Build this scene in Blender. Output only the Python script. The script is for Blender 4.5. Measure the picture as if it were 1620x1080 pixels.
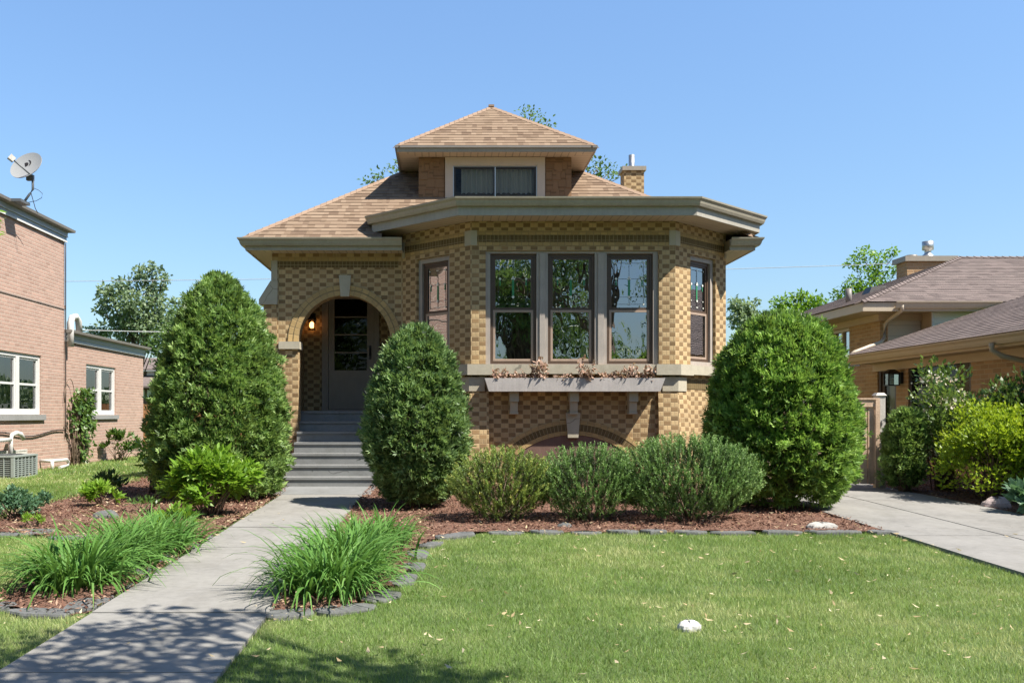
import bpy, math, random
import numpy as np
from mathutils import Vector, Matrix

for o in list(bpy.data.objects):
    bpy.data.objects.remove(o)
SC = bpy.context.scene
COL = SC.collection
F = 1560.0            # focal length in photo pixels
ZC = 1.065            # eye height above the ground at the house
R = math.radians

# ---------------------------------------------------------------- camera
cam = bpy.data.cameras.new('camera')
camo = bpy.data.objects.new('camera', cam)
COL.objects.link(camo)
camo.location = (0, 0, ZC)
camo.rotation_euler = (R(90), 0, 0)
cam.sensor_width = 36
cam.lens = F / 1620 * 36
cam.shift_x = 110 / 1620
cam.shift_y = 115 / 1620
cam.clip_start = 0.05
cam.clip_end = 2000
SC.camera = camo

# ---------------------------------------------------------------- light
SUN = Vector((1.7, -1.0, 2.65)).normalized()      # towards the sun
elev = math.asin(SUN.z)
w = bpy.data.worlds.new('World')
SC.world = w
w.use_nodes = True
wn = w.node_tree
bg = wn.nodes['Background']
sky = wn.nodes.new('ShaderNodeTexSky')
sky.sky_type = 'NISHITA'
sky.sun_disc = False
sky.sun_elevation = elev
sky.sun_rotation = math.atan2(SUN.x, SUN.y)
sky.altitude = 100
sky.air_density = 1.1
sky.dust_density = 0.8
sky.ozone_density = 2.5
bg.inputs['Strength'].default_value = 0.10
# clear northern sky: bright towards the north (ahead), deep blue overhead and round the sun's side
tc = wn.nodes.new('ShaderNodeTexCoord')
sx_ = wn.nodes.new('ShaderNodeSeparateXYZ')
wn.links.new(tc.outputs['Generated'], sx_.inputs[0])
mr = wn.nodes.new('ShaderNodeMapRange')
mr.interpolation_type = 'SMOOTHSTEP'
mr.inputs['From Min'].default_value = 0.1
mr.inputs['From Max'].default_value = 0.8
mr.inputs['To Min'].default_value = 0.56
mr.inputs['To Max'].default_value = 0.97
wn.links.new(sx_.outputs[1], mr.inputs['Value'])
mu = wn.nodes.new('ShaderNodeVectorMath')
mu.operation = 'SCALE'
wn.links.new(sky.outputs[0], mu.inputs[0])
wn.links.new(mr.outputs[0], mu.inputs['Scale'])
mt = wn.nodes.new('ShaderNodeVectorMath')
mt.operation = 'MULTIPLY'
mt.inputs[1].default_value = (0.86, 0.98, 1.08)
wn.links.new(mu.outputs[0], mt.inputs[0])
mz = wn.nodes.new('ShaderNodeMapRange')
mz.inputs['From Min'].default_value = 0.0
mz.inputs['From Max'].default_value = 0.42
mz.inputs['To Min'].default_value = 0.74
mz.inputs['To Max'].default_value = 1.12
wn.links.new(sx_.outputs[2], mz.inputs['Value'])
mv = wn.nodes.new('ShaderNodeVectorMath')
mv.operation = 'SCALE'
wn.links.new(mt.outputs[0], mv.inputs[0])
wn.links.new(mz.outputs[0], mv.inputs['Scale'])
wn.links.new(mv.outputs[0], bg.inputs[0])
sl = bpy.data.lights.new('sun', 'SUN')
sl.energy = 5.0
sl.angle = R(0.5)
sl.color = (1.0, 0.94, 0.84)
so = bpy.data.objects.new('sun', sl)
so.rotation_euler = SUN.to_track_quat('Z', 'Y').to_euler()
so.location = (10, -5, 20)
COL.objects.link(so)
SC.view_settings.view_transform = 'Standard'
SC.view_settings.look = 'None'
SC.view_settings.exposure = 1.0
SC.view_settings.gamma = 1
SC.cycles.max_bounces = 8
SC.cycles.transparent_max_bounces = 12
SC.cycles.caustics_reflective = False
SC.cycles.caustics_refractive = False
SC.cycles.sample_clamp_indirect = 4.0


def gz(y):
    """ground height: level at the house, falling gently towards the street"""
    return -0.0195 * min(17.0, max(0.0, 14.0 - y))


def gza(y):
    return -0.0195 * np.clip(14.0 - y, 0, 17.0)


# ---------------------------------------------------------------- materials
class N:
    """tiny node-expression helper"""
    def __init__(self, name):
        self.m = bpy.data.materials.new(name)
        self.m.use_nodes = True
        self.t = self.m.node_tree
        self.b = self.t.nodes['Principled BSDF']
        self.out = self.t.nodes['Material Output']

    def n(self, kind, **kw):
        x = self.t.nodes.new(kind)
        for k, v in kw.items():
            setattr(x, k, v)
        return x

    def put(self, sock, v):
        if isinstance(v, bpy.types.NodeSocket):
            self.t.links.new(v, sock)
        else:
            sock.default_value = v

    def ma(self, op, a, b=0.0, c=0.0):
        x = self.n('ShaderNodeMath', operation=op)
        self.put(x.inputs[0], a)
        self.put(x.inputs[1], b)
        self.put(x.inputs[2], c)
        return x.outputs[0]

    def mix(self, f, a, b, blend='MIX'):
        x = self.n('ShaderNodeMix', data_type='RGBA', blend_type=blend)
        self.put(x.inputs[0], f)
        for s, v in ((x.inputs[6], a), (x.inputs[7], b)):
            if isinstance(v, (tuple, list)):
                v = (*v[:3], 1)
            self.put(s, v)
        return x.outputs[2]

    def ramp(self, f, stops):
        x = self.n('ShaderNodeValToRGB')
        e = x.color_ramp.elements
        while len(e) < len(stops):
            e.new(0.5)
        for i, (p, c) in enumerate(stops):
            e[i].position = p
            e[i].color = (*c[:3], 1)
        self.put(x.inputs[0], f)
        return x.outputs[0]

    def noise(self, scale, detail=3, vec=None, rough=0.55, dist=0):
        x = self.n('ShaderNodeTexNoise')
        x.inputs['Scale'].default_value = scale
        x.inputs['Detail'].default_value = detail
        x.inputs['Roughness'].default_value = rough
        x.inputs['Distortion'].default_value = dist
        if vec is None:
            vec = self.pos()
        self.put(x.inputs['Vector'], vec)
        return x.outputs[0]

    def pos(self):
        if not hasattr(self, '_pos'):
            self._pos = self.n('ShaderNodeNewGeometry').outputs['Position']
        return self._pos

    def scaled(self, v, s):
        x = self.n('ShaderNodeVectorMath', operation='MULTIPLY')
        self.put(x.inputs[0], v)
        x.inputs[1].default_value = s
        return x.outputs[0]

    def uv(self):
        if not hasattr(self, '_uv'):
            u = self.n('ShaderNodeUVMap', uv_map='UVMap')
            s = self.n('ShaderNodeSeparateXYZ')
            self.t.links.new(u.outputs[0], s.inputs[0])
            self._uv = (s.outputs[0], s.outputs[1])
        return self._uv

    def white(self, a, b=0.0):
        c = self.n('ShaderNodeCombineXYZ')
        self.put(c.inputs[0], a)
        self.put(c.inputs[1], b)
        x = self.n('ShaderNodeTexWhiteNoise', noise_dimensions='2D')
        self.t.links.new(c.outputs[0], x.inputs['Vector'])
        return x.outputs['Value']

    def bump(self, h, strength=0.4, dist=0.01):
        x = self.n('ShaderNodeBump')
        x.inputs['Strength'].default_value = strength
        x.inputs['Distance'].default_value = dist
        self.put(x.inputs['Height'], h)
        self.t.links.new(x.outputs[0], self.b.inputs['Normal'])

    def set(self, color=None, rough=None, **kw):
        if color is not None:
            if isinstance(color, (tuple, list)):
                color = (*color[:3], 1)
            self.put(self.b.inputs['Base Color'], color)
        if rough is not None:
            self.put(self.b.inputs['Roughness'], rough)
        for k, v in kw.items():
            self.put(self.b.inputs[k.replace('_', ' ')], v)
        return self


def plain(name, c, rough=0.6, var=0.15, scale=8, bump=0.0, bscale=60, metal=0.0, spec=0.5):
    n = N(name)
    f = n.noise(scale, 4)
    g = n.noise(scale * 9, 2)
    f = n.ma('ADD', n.ma('MULTIPLY', f, 0.65), n.ma('MULTIPLY', g, 0.35))
    lo = tuple(x * (1 - var) for x in c)
    hi = tuple(min(1, x * (1 + var)) for x in c)
    st = n.noise(scale * 1.2, 3, n.scaled(n.pos(), (5.0, 5.0, 0.5)), 0.7)
    f = n.ma('ADD', n.ma('MULTIPLY', f, 0.6), n.ma('MULTIPLY', st, 0.4))
    n.set(n.ramp(f, [(0.36, lo), (0.62, hi)]), rough, Metallic=metal)
    n.b.inputs['Specular IOR Level'].default_value = spec
    if bump:
        n.bump(n.noise(bscale, 4), bump, 0.01)
    return n.m


def brick(name, w_, h_, light, dark, mortar, mode='checker', m=0.009, lvar=0.14, dvar=0.25):
    """light / dark units by cell; checker = the two-tone chequered coursing, run = running bond, soldier = upright dark bricks"""
    n = N(name)
    u, v = n.uv()
    cv = n.ma('FLOOR', n.ma('DIVIDE', v, h_))
    if mode == 'run':
        us = n.ma('ADD', n.ma('DIVIDE', u, w_), n.ma('MULTIPLY', n.ma('FLOORED_MODULO', cv, 2.0), 0.5))
    else:
        us = n.ma('DIVIDE', u, w_)
    cu = n.ma('FLOOR', us)
    fu = n.ma('FRACT', us)
    fv = n.ma('FRACT', n.ma('DIVIDE', v, h_))
    r1 = n.white(cu, cv)
    r2 = n.white(n.ma('ADD', cu, 37.3), n.ma('ADD', cv, 11.7))
    fine = n.noise(70, 3)
    big = n.noise(1.3, 3)
    eu = n.ma('MULTIPLY', n.ma('MINIMUM', fu, n.ma('SUBTRACT', 1.0, fu)), w_)
    ev = n.ma('MULTIPLY', n.ma('MINIMUM', fv, n.ma('SUBTRACT', 1.0, fv)), h_)
    lo = lambda c, a: tuple(x * (1 - a) for x in c)
    hi = lambda c, a: tuple(min(1, x * (1 + a)) for x in c)
    cl = n.ramp(r1, [(0.0, lo(light, lvar)), (0.55, light), (1.0, hi(light, lvar))])
    cd = n.ramp(r2, [(0.0, lo(dark, dvar)), (0.5, dark), (0.85, hi(dark, dvar)), (1.0, hi(dark, dvar * 2.2))])
    if mode == 'checker':
        par = n.ma('FLOORED_MODULO', n.ma('ADD', cu, cv), 2.0)
        # the light units are pairs of headers: one more joint in the middle
        ec = n.ma('MULTIPLY', n.ma('ABSOLUTE', n.ma('SUBTRACT', fu, 0.5)), w_)
        ec = n.ma('ADD', ec, n.ma('MULTIPLY', n.ma('SUBTRACT', 1.0, par), 1.0))
        col = n.mix(par, cd, cl)
        edge = n.ma('MINIMUM', n.ma('MINIMUM', eu, ev), ec)
    else:
        col = n.mix(0.5, cl, cd)
        edge = n.ma('MINIMUM', eu, ev)
    col = n.mix(n.ma('MULTIPLY', fine, 0.35), col, lo(light, 0.45))
    col = n.mix(n.ma('MULTIPLY', n.ma('SUBTRACT', big, 0.35), 0.55), col, lo(dark, 0.1))
    blot = n.ramp(n.noise(2.2, 5, n.scaled(n.pos(), (1.2, 1.2, 0.55)), 0.65), [(0.45, (0, 0, 0)), (0.75, (1, 1, 1))])
    col = n.mix(n.ma('MULTIPLY', blot, 0.30), col, (dark[0] * 0.8, dark[1] * 0.85, dark[2] * 0.95))
    odd = n.ma('GREATER_THAN', n.white(n.ma('ADD', cu, 5.1), n.ma('ADD', cv, 71.3)), 0.93)
    col = n.mix(n.ma('MULTIPLY', odd, 0.45), col, lo(dark, 0.25))
    mk = n.n('ShaderNodeMapRange')
    n.put(mk.inputs['Value'], edge)
    mk.inputs['From Min'].default_value = m * 0.3
    mk.inputs['From Max'].default_value = m * 0.75
    k = mk.outputs[0]
    col = n.mix(k, mortar, col)
    n.set(col, 0.85)
    n.b.inputs['Specular IOR Level'].default_value = 0.25
    n.bump(n.ma('ADD', k, n.ma('MULTIPLY', fine, 0.5)), 0.55, 0.006)
    return n.m


def shingle(name, cols, row=0.13, tab=0.26):
    n = N(name)
    u, v = n.uv()
    cv = n.ma('FLOOR', n.ma('ADD', n.ma('DIVIDE', v, row), 0.02))
    off = n.white(cv, 3.3)
    us = n.ma('ADD', n.ma('DIVIDE', u, tab), n.ma('MULTIPLY', off, 7.0))
    # irregular tab widths
    us = n.ma('ADD', us, n.ma('MULTIPLY', n.ma('SINE', n.ma('ADD', n.ma('MULTIPLY', us, 2.1), n.ma('MULTIPLY', cv, 1.7))), 0.25))
    cu = n.ma('FLOOR', us)
    fu = n.ma('FRACT', us)
    fv = n.ma('FRACT', n.ma('ADD', n.ma('DIVIDE', v, row), 0.02))
    r = n.white(cu, cv)
    c = n.ramp(r, [(i / (len(cols) - 1), x) for i, x in enumerate(cols)])
    g = n.noise(160, 2)
    big = n.noise(0.8, 3)
    c = n.mix(n.ma('MULTIPLY', g, 0.5), c, tuple(x * 0.55 for x in cols[0]))
    c = n.mix(n.ma('MULTIPLY', big, 0.3), c, tuple(x * 0.8 for x in cols[-1]))
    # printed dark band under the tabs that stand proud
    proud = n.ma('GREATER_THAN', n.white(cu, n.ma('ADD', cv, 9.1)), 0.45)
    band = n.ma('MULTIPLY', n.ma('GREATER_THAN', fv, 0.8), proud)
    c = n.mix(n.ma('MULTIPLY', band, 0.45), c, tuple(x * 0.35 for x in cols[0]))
    n.set(c, 0.95)
    n.b.inputs['Specular IOR Level'].default_value = 0.15
    n.bump(g, 0.35, 0.004)
    return n.m


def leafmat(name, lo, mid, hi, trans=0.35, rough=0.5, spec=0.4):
    """leaf colour runs with the per-leaf 'tint' attribute (varied foliage, plus painted gap shade on the evergreens)"""
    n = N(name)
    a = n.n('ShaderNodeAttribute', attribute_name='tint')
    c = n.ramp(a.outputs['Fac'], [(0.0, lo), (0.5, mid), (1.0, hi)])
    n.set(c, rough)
    n.b.inputs['Specular IOR Level'].default_value = spec
    tr = n.n('ShaderNodeBsdfTranslucent')
    tc = n.mix(0.5, c, (hi[0] * 1.1, hi[1] * 1.2, hi[2] * 0.6))
    n.t.links.new(tc, tr.inputs[0])
    mx = n.n('ShaderNodeMixShader')
    mx.inputs[0].default_value = trans
    n.t.links.new(n.b.outputs[0], mx.inputs[1])
    n.t.links.new(tr.outputs[0], mx.inputs[2])
    n.t.links.new(mx.outputs[0], n.out.inputs[0])
    return n.m


def glass(name, refl=0.3, tint=(0.55, 0.6, 0.6), wavy=0.02, wscale=5.0, fk=1.0):
    n = N(name)
    n.t.nodes.remove(n.b)
    tr = n.n('ShaderNodeBsdfTransparent')
    tr.inputs[0].default_value = (*tint, 1)
    gl = n.n('ShaderNodeBsdfGlossy')
    gl.inputs[0].default_value = (0.95, 0.97, 1, 1)
    gl.inputs[1].default_value = 0.0
    fr = n.n('ShaderNodeFresnel')
    fr.inputs[0].default_value = 1.5
    f = n.ma('MINIMUM', n.ma('ADD', refl, n.ma('MULTIPLY', fr.outputs[0], fk)), 1.0)
    if wavy:
        b = n.n('ShaderNodeBump')
        b.inputs['Strength'].default_value = wavy
        b.inputs['Distance'].default_value = 0.05
        n.t.links.new(n.noise(wscale, 1, n.scaled(n.pos(), (1.0, 1.0, 0.6))), b.inputs['Height'])
        n.t.links.new(b.outputs[0], gl.inputs['Normal'])
    mx = n.n('ShaderNodeMixShader')
    n.t.links.new(f, mx.inputs[0])
    n.t.links.new(tr.outputs[0], mx.inputs[1])
    n.t.links.new(gl.outputs[0], mx.inputs[2])
    n.t.links.new(mx.outputs[0], n.out.inputs[0])
    return n.m


def concrete(name, c, stain=0.25, rough=0.9):
    n = N(name)
    a = n.noise(1.1, 5, rough=0.65)
    b = n.noise(14, 4, rough=0.7)
    g = n.noise(150, 2)
    s = n.noise(2.6, 6, n.scaled(n.pos(), (1.6, 0.5, 1)), 0.7, 0.6)
    col = n.ramp(n.ma('ADD', n.ma('MULTIPLY', a, 0.6), n.ma('MULTIPLY', b, 0.4)),
                 [(0.32, tuple(x * (1 - stain) for x in c)), (0.5, c), (0.68, tuple(x * (1 + stain * 0.6) for x in c))])
    col = n.mix(n.ma('MULTIPLY', g, 0.4), col, tuple(x * 0.62 for x in c))
    sp = n.ramp(s, [(0.5, (0, 0, 0)), (0.68, (1, 1, 1))])
    col = n.mix(n.ma('MULTIPLY', sp, 0.28), col, (c[0] * 0.6, c[1] * 0.57, c[2] * 0.5))
    vo = n.n('ShaderNodeTexVoronoi', feature='DISTANCE_TO_EDGE')
    vo.inputs['Scale'].default_value = 0.55
    wv = n.n('ShaderNodeVectorMath', operation='ADD')
    nz = n.n('ShaderNodeTexNoise')
    nz.inputs['Scale'].default_value = 2.5
    n.t.links.new(n.pos(), nz.inputs['Vector'])
    sc = n.n('ShaderNodeVectorMath', operation='SCALE')
    sc.inputs['Scale'].default_value = 0.5
    n.t.links.new(nz.outputs['Color'], sc.inputs[0])
    n.t.links.new(n.pos(), wv.inputs[0])
    n.t.links.new(sc.outputs[0], wv.inputs[1])
    n.t.links.new(wv.outputs[0], vo.inputs['Vector'])
    ck = n.ma('MULTIPLY', n.ma('LESS_THAN', vo.outputs['Distance'], 0.0035), n.ma('GREATER_THAN', a, 0.53))
    col = n.mix(n.ma('MULTIPLY', ck, 0.55), col, tuple(x * 0.25 for x in c))
    n.set(col, rough)
    n.b.inputs['Specular IOR Level'].default_value = 0.25
    n.bump(n.ma('ADD', g, b), 0.35, 0.004)
    return n.m


def soffit_mat(name, c, step=0.1):
    """vented aluminium soffit panels: thin dark seams across the strip"""
    n = N(name)
    u, v = n.uv()
    fu = n.ma('FRACT', n.ma('DIVIDE', u, step))
    seam = n.ma('LESS_THAN', fu, 0.13)
    col = n.mix(n.ma('MULTIPLY', seam, 0.6), c, tuple(x * 0.35 for x in c))
    n.set(col, 0.55)
    n.bump(n.ma('SUBTRACT', 1.0, seam), 0.5, 0.006)
    return n.m


def lapmat(name, c, step=0.2, amt=0.35, axis='v', rough=0.55):
    n = N(name)
    u, v = n.uv()
    f = n.ma('FRACT', n.ma('DIVIDE', v if axis == 'v' else u, step))
    seam = n.ma('LESS_THAN', f, 0.08)
    g = n.noise(20, 3)
    col = n.mix(n.ma('MULTIPLY', seam, amt), c, tuple(x * 0.4 for x in c))
    col = n.mix(n.ma('MULTIPLY', g, 0.2), col, tuple(x * 0.75 for x in c))
    n.set(col, rough)
    n.bump(n.ma('SUBTRACT', 1.0, seam), 0.4, 0.008)
    return n.m


M = {}
M['brick'] = brick('chequered yellow brick', 0.107, 0.0665, (0.57, 0.415, 0.225), (0.235, 0.148, 0.072), (0.43, 0.32, 0.185), 'checker', 0.0075)
M['band'] = brick('dark soldier brick', 0.058, 0.2, (0.16, 0.115, 0.05), (0.13, 0.09, 0.04), (0.30, 0.23, 0.13), 'soldier', 0.008)
M['header'] = brick('light header brick', 0.105, 0.0665, (0.50, 0.36, 0.17), (0.42, 0.28, 0.12), (0.30, 0.22, 0.12), 'soldier', 0.009)
M['pink_brick'] = brick('pink common brick', 0.215, 0.0675, (0.465, 0.32, 0.26), (0.40, 0.255, 0.20), (0.47, 0.39, 0.325), 'run', 0.010, 0.10, 0.16)
M['tan_brick'] = brick('orange tan brick', 0.21, 0.0675, (0.50, 0.325, 0.175), (0.36, 0.215, 0.11), (0.45, 0.34, 0.215), 'run', 0.012, 0.16, 0.25)
M['roof'] = shingle('tan asphalt shingles', [(0.165, 0.112, 0.078), (0.285, 0.205, 0.145), (0.345, 0.255, 0.182), (0.235, 0.165, 0.113)], 0.13, 0.115)
M['grey_roof'] = shingle('grey brown shingles', [(0.14, 0.112, 0.105), (0.205, 0.168, 0.155), (0.25, 0.20, 0.185)], 0.14, 0.19)
M['cladding'] = shingle('brown shingle cladding', [(0.22, 0.135, 0.08), (0.29, 0.18, 0.105), (0.25, 0.155, 0.09)], 0.145, 0.2)
M['ridge'] = shingle('hip cap shingles', [(0.29, 0.205, 0.15), (0.37, 0.265, 0.19), (0.33, 0.23, 0.165)], 0.13, 0.4)
M['stone'] = concrete('carved limestone', (0.46, 0.42, 0.33), 0.16)
M['concrete'] = concrete('path concrete', (0.272, 0.262, 0.243), 0.34)
M['drive'] = concrete('driveway concrete', (0.262, 0.253, 0.238), 0.36)
M['step'] = concrete('shade toned step concrete', (0.225, 0.23, 0.228), 0.28)  # bluish dark tone stands in for the shade over the steps
M['trim'] = plain('taupe painted trim', (0.30, 0.265, 0.215), 0.45, 0.12, 5)
M['gutter'] = plain('taupe aluminium gutter', (0.33, 0.30, 0.235), 0.35, 0.12, 4)
M['fascia'] = plain('grey taupe fascia', (0.34, 0.315, 0.265), 0.45, 0.12, 4)
M['soffit'] = soffit_mat('beige soffit panels', (0.50, 0.42, 0.33), 0.115)
M['casing'] = plain('grey taupe window casing', (0.36, 0.32, 0.285), 0.5, 0.12, 6)
M['beigecase'] = plain('beige aluminium casing', (0.50, 0.43, 0.36), 0.5, 0.05, 6)
M['sash'] = plain('dark brown window frame', (0.085, 0.055, 0.038), 0.4, 0.12, 8)
M['sashlight'] = plain('tan screen frame', (0.36, 0.27, 0.21), 0.4, 0.1, 8)
M['alu'] = plain('brushed aluminium', (0.62, 0.62, 0.60), 0.35, 0.06, 10, metal=0.8)
M['galv'] = plain('galvanised metal', (0.55, 0.56, 0.56), 0.38, 0.15, 12, metal=0.9)
M['dark'] = plain('dark window frame', (0.03, 0.027, 0.025), 0.4, 0.1, 8)
M['white'] = plain('white painted wood', (0.60, 0.60, 0.59), 0.45, 0.05, 6)
M['pvc'] = plain('white plastic pipe', (0.56, 0.55, 0.53), 0.35, 0.06, 9)
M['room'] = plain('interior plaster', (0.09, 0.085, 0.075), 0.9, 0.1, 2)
M['curtain'] = lapmat('sheer curtain', (0.62, 0.62, 0.58), 0.085, 0.35, 'u', 0.9)
M['greencurtain'] = lapmat('pale green curtain', (0.30, 0.36, 0.24), 0.09, 0.3, 'u', 0.9)
M['blind'] = plain('venetian blind', (0.42, 0.42, 0.40), 0.6, 0.05, 5)
M['box'] = plain('grey painted planter', (0.44, 0.41, 0.39), 0.55, 0.14, 5, 0.1, 40)
M['soil'] = plain('dark soil', (0.045, 0.03, 0.02), 1.0, 0.4, 20, 0.6, 60)
M['door'] = plain('brown taupe door', (0.33, 0.27, 0.225), 0.45, 0.08, 5)
M['cedar'] = plain('weathered cedar', (0.52, 0.37, 0.26), 0.8, 0.25, 6, 0.3, 50)
M['greywood'] = plain('grey post wood', (0.5, 0.48, 0.44), 0.8, 0.2, 9, 0.3, 50)
M['redfence'] = plain('stained fence', (0.42, 0.19, 0.08), 0.75, 0.15, 6)
M['bark'] = plain('bark', (0.10, 0.075, 0.052), 0.95, 0.35, 18, 0.8, 40)
M['twig'] = plain('grey twig', (0.17, 0.12, 0.085), 0.95, 0.3, 20)
M['greysill'] = concrete('grey stone sill', (0.27, 0.27, 0.265), 0.2)
M['flag'] = plain('blue grey flagstone', (0.115, 0.118, 0.117), 0.9, 0.35, 9, 0.8, 25)
M['rock'] = plain('pale rock', (0.33, 0.32, 0.30), 0.9, 0.25, 12, 0.7, 20)
M['acgrey'] = plain('grey green sheet metal', (0.28, 0.315, 0.30), 0.4, 0.06, 6)
M['acdark'] = plain('dark condenser fins', (0.055, 0.06, 0.06), 0.6, 0.15, 30)
M['cornice'] = plain('blue grey cornice', (0.36, 0.42, 0.49), 0.5, 0.05, 5)
M['coping'] = plain('brown grey coping', (0.20, 0.185, 0.17), 0.5, 0.08, 6)
M['dish'] = plain('off white dish', (0.33, 0.335, 0.335), 0.35, 0.04, 5)
M['dishmetal'] = plain('dark grey mast', (0.10, 0.11, 0.12), 0.45, 0.1, 8)
M['cable'] = plain('black cable', (0.02, 0.018, 0.017), 0.6, 0.1, 8)
M['wire'] = plain('grey wire', (0.35, 0.37, 0.4), 0.6, 0.1, 8)
M['tanpaint'] = plain('tan painted eaves', (0.47, 0.345, 0.225), 0.5, 0.06, 5)
M['tangutter'] = plain('beige grey gutter', (0.50, 0.42, 0.32), 0.4, 0.06, 5)
M['siding'] = lapmat('white clapboard siding', (0.70, 0.68, 0.65), 0.19, 0.5)
M['tansiding'] = lapmat('beige clapboard siding', (0.56, 0.45, 0.34), 0.19, 0.4)
M['iron'] = plain('black iron', (0.025, 0.02, 0.018), 0.45, 0.1, 9)
M['redinfill'] = plain('red brown infill', (0.15, 0.09, 0.07), 0.8, 0.15, 8)
M['green_glass'] = plain('green art glass', (0.05, 0.25, 0.12), 0.15, 0.1, 9)
M['white_glass'] = plain('milk art glass', (0.78, 0.80, 0.72), 0.15, 0.05, 9)
M['lead'] = plain('lead came', (0.03, 0.035, 0.035), 0.5, 0.1, 9)
M['asphalt'] = plain('asphalt', (0.06, 0.06, 0.06), 0.95, 0.2, 5)
M['panedark'] = glass('screened window glass', 0.0, (0.62, 0.66, 0.64), 0.02, 3.0, 0.55)
M['pane'] = glass('window glass', 0.40, (0.5, 0.56, 0.55), 0.05, 5.0)
M['paneclear'] = glass('clear window glass', 0.10, (0.7, 0.74, 0.72), 0.02, 3.0)
M['deadleaf'] = leafmat('dry leaves', (0.24, 0.13, 0.095), (0.44, 0.28, 0.21), (0.64, 0.47, 0.38), 0.2, 0.7)
M['fallen'] = leafmat('fallen seed wings', (0.40, 0.30, 0.16), (0.55, 0.43, 0.25), (0.70, 0.60, 0.42), 0.25, 0.6)
M['chips'] = leafmat('mulch chips', (0.07, 0.034, 0.024), (0.19, 0.10, 0.07), (0.50, 0.35, 0.25), 0.0, 0.9, 0.1)
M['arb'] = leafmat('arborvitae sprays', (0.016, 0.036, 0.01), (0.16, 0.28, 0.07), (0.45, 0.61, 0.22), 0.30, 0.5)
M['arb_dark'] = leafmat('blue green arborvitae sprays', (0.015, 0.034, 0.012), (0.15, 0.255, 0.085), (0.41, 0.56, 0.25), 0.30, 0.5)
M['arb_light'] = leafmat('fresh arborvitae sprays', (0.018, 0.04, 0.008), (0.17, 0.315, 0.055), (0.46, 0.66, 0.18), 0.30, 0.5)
M['pine'] = leafmat('pine needles', (0.018, 0.042, 0.012), (0.165, 0.295, 0.08), (0.4, 0.56, 0.2), 0.15, 0.5)
M['pine_yellow'] = leafmat('yellowing pine needles', (0.024, 0.048, 0.012), (0.20, 0.30, 0.06), (0.54, 0.52, 0.14), 0.15, 0.5)
M['lime'] = leafmat('lime green leaves', (0.08, 0.17, 0.015), (0.18, 0.33, 0.03), (0.31, 0.46, 0.07), 0.4, 0.45)
M['lily'] = leafmat('daylily blades', (0.045, 0.12, 0.022), (0.1, 0.225, 0.045), (0.2, 0.35, 0.095), 0.3, 0.55, 0.2)
M['grass'] = leafmat('grass blades', (0.09, 0.175, 0.032), (0.215, 0.335, 0.08), (0.53, 0.53, 0.26), 0.35, 0.5)
M['bluegreen'] = leafmat('blue green leaves', (0.05, 0.12, 0.06), (0.10, 0.20, 0.11), (0.18, 0.30, 0.18), 0.3, 0.5)
M['treeleaf'] = leafmat('tree leaves', (0.05, 0.1, 0.028), (0.105, 0.185, 0.05), (0.2, 0.29, 0.09), 0.35, 0.45)
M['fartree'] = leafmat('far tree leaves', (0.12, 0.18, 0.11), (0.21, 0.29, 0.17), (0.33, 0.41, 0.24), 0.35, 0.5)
M['yellowleaf'] = leafmat('yellow green leaves', (0.10, 0.18, 0.012), (0.26, 0.38, 0.025), (0.47, 0.55, 0.05), 0.4, 0.45)
M['rose'] = leafmat('rose leaves', (0.04, 0.09, 0.018), (0.095, 0.175, 0.035), (0.25, 0.33, 0.10), 0.35, 0.35, 0.6)
M['darkleaf'] = leafmat('dark leaves', (0.02, 0.045, 0.014), (0.06, 0.115, 0.03), (0.15, 0.22, 0.06), 0.25, 0.45)
M['petal'] = leafmat('pale petals', (0.55, 0.38, 0.32), (0.72, 0.62, 0.52), (0.80, 0.76, 0.68), 0.3, 0.6)
M['ivy'] = leafmat('ivy leaves', (0.035, 0.085, 0.018), (0.08, 0.16, 0.03), (0.17, 0.24, 0.06), 0.3, 0.4)


def lawn_ground():
    n = N('lawn soil and thatch')
    a = n.noise(0.7, 4)
    b = n.noise(9, 4)
    c = n.ramp(a, [(0.35, (0.075, 0.13, 0.028)), (0.52, (0.11, 0.17, 0.04)), (0.7, (0.18, 0.21, 0.07))])
    c = n.mix(n.ma('MULTIPLY', b, 0.5), c, (0.07, 0.08, 0.03))
    n.set(c, 0.95)
    n.bump(n.noise(60, 3), 0.8, 0.03)
    return n.m


def mulch_ground():
    n = N('red brown mulch')
    a = n.noise(3, 4)
    b = n.noise(45, 3)
    c = n.ramp(b, [(0.3, (0.075, 0.034, 0.024)), (0.5, (0.18, 0.09, 0.06)), (0.72, (0.32, 0.19, 0.13))])
    c = n.mix(n.ma('MULTIPLY', a, 0.4), c, (0.09, 0.045, 0.03))
    n.set(c, 0.95)
    n.bump(b, 1.0, 0.03)
    return n.m


M['lawn'] = lawn_ground()
M['mulch'] = mulch_ground()


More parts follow.
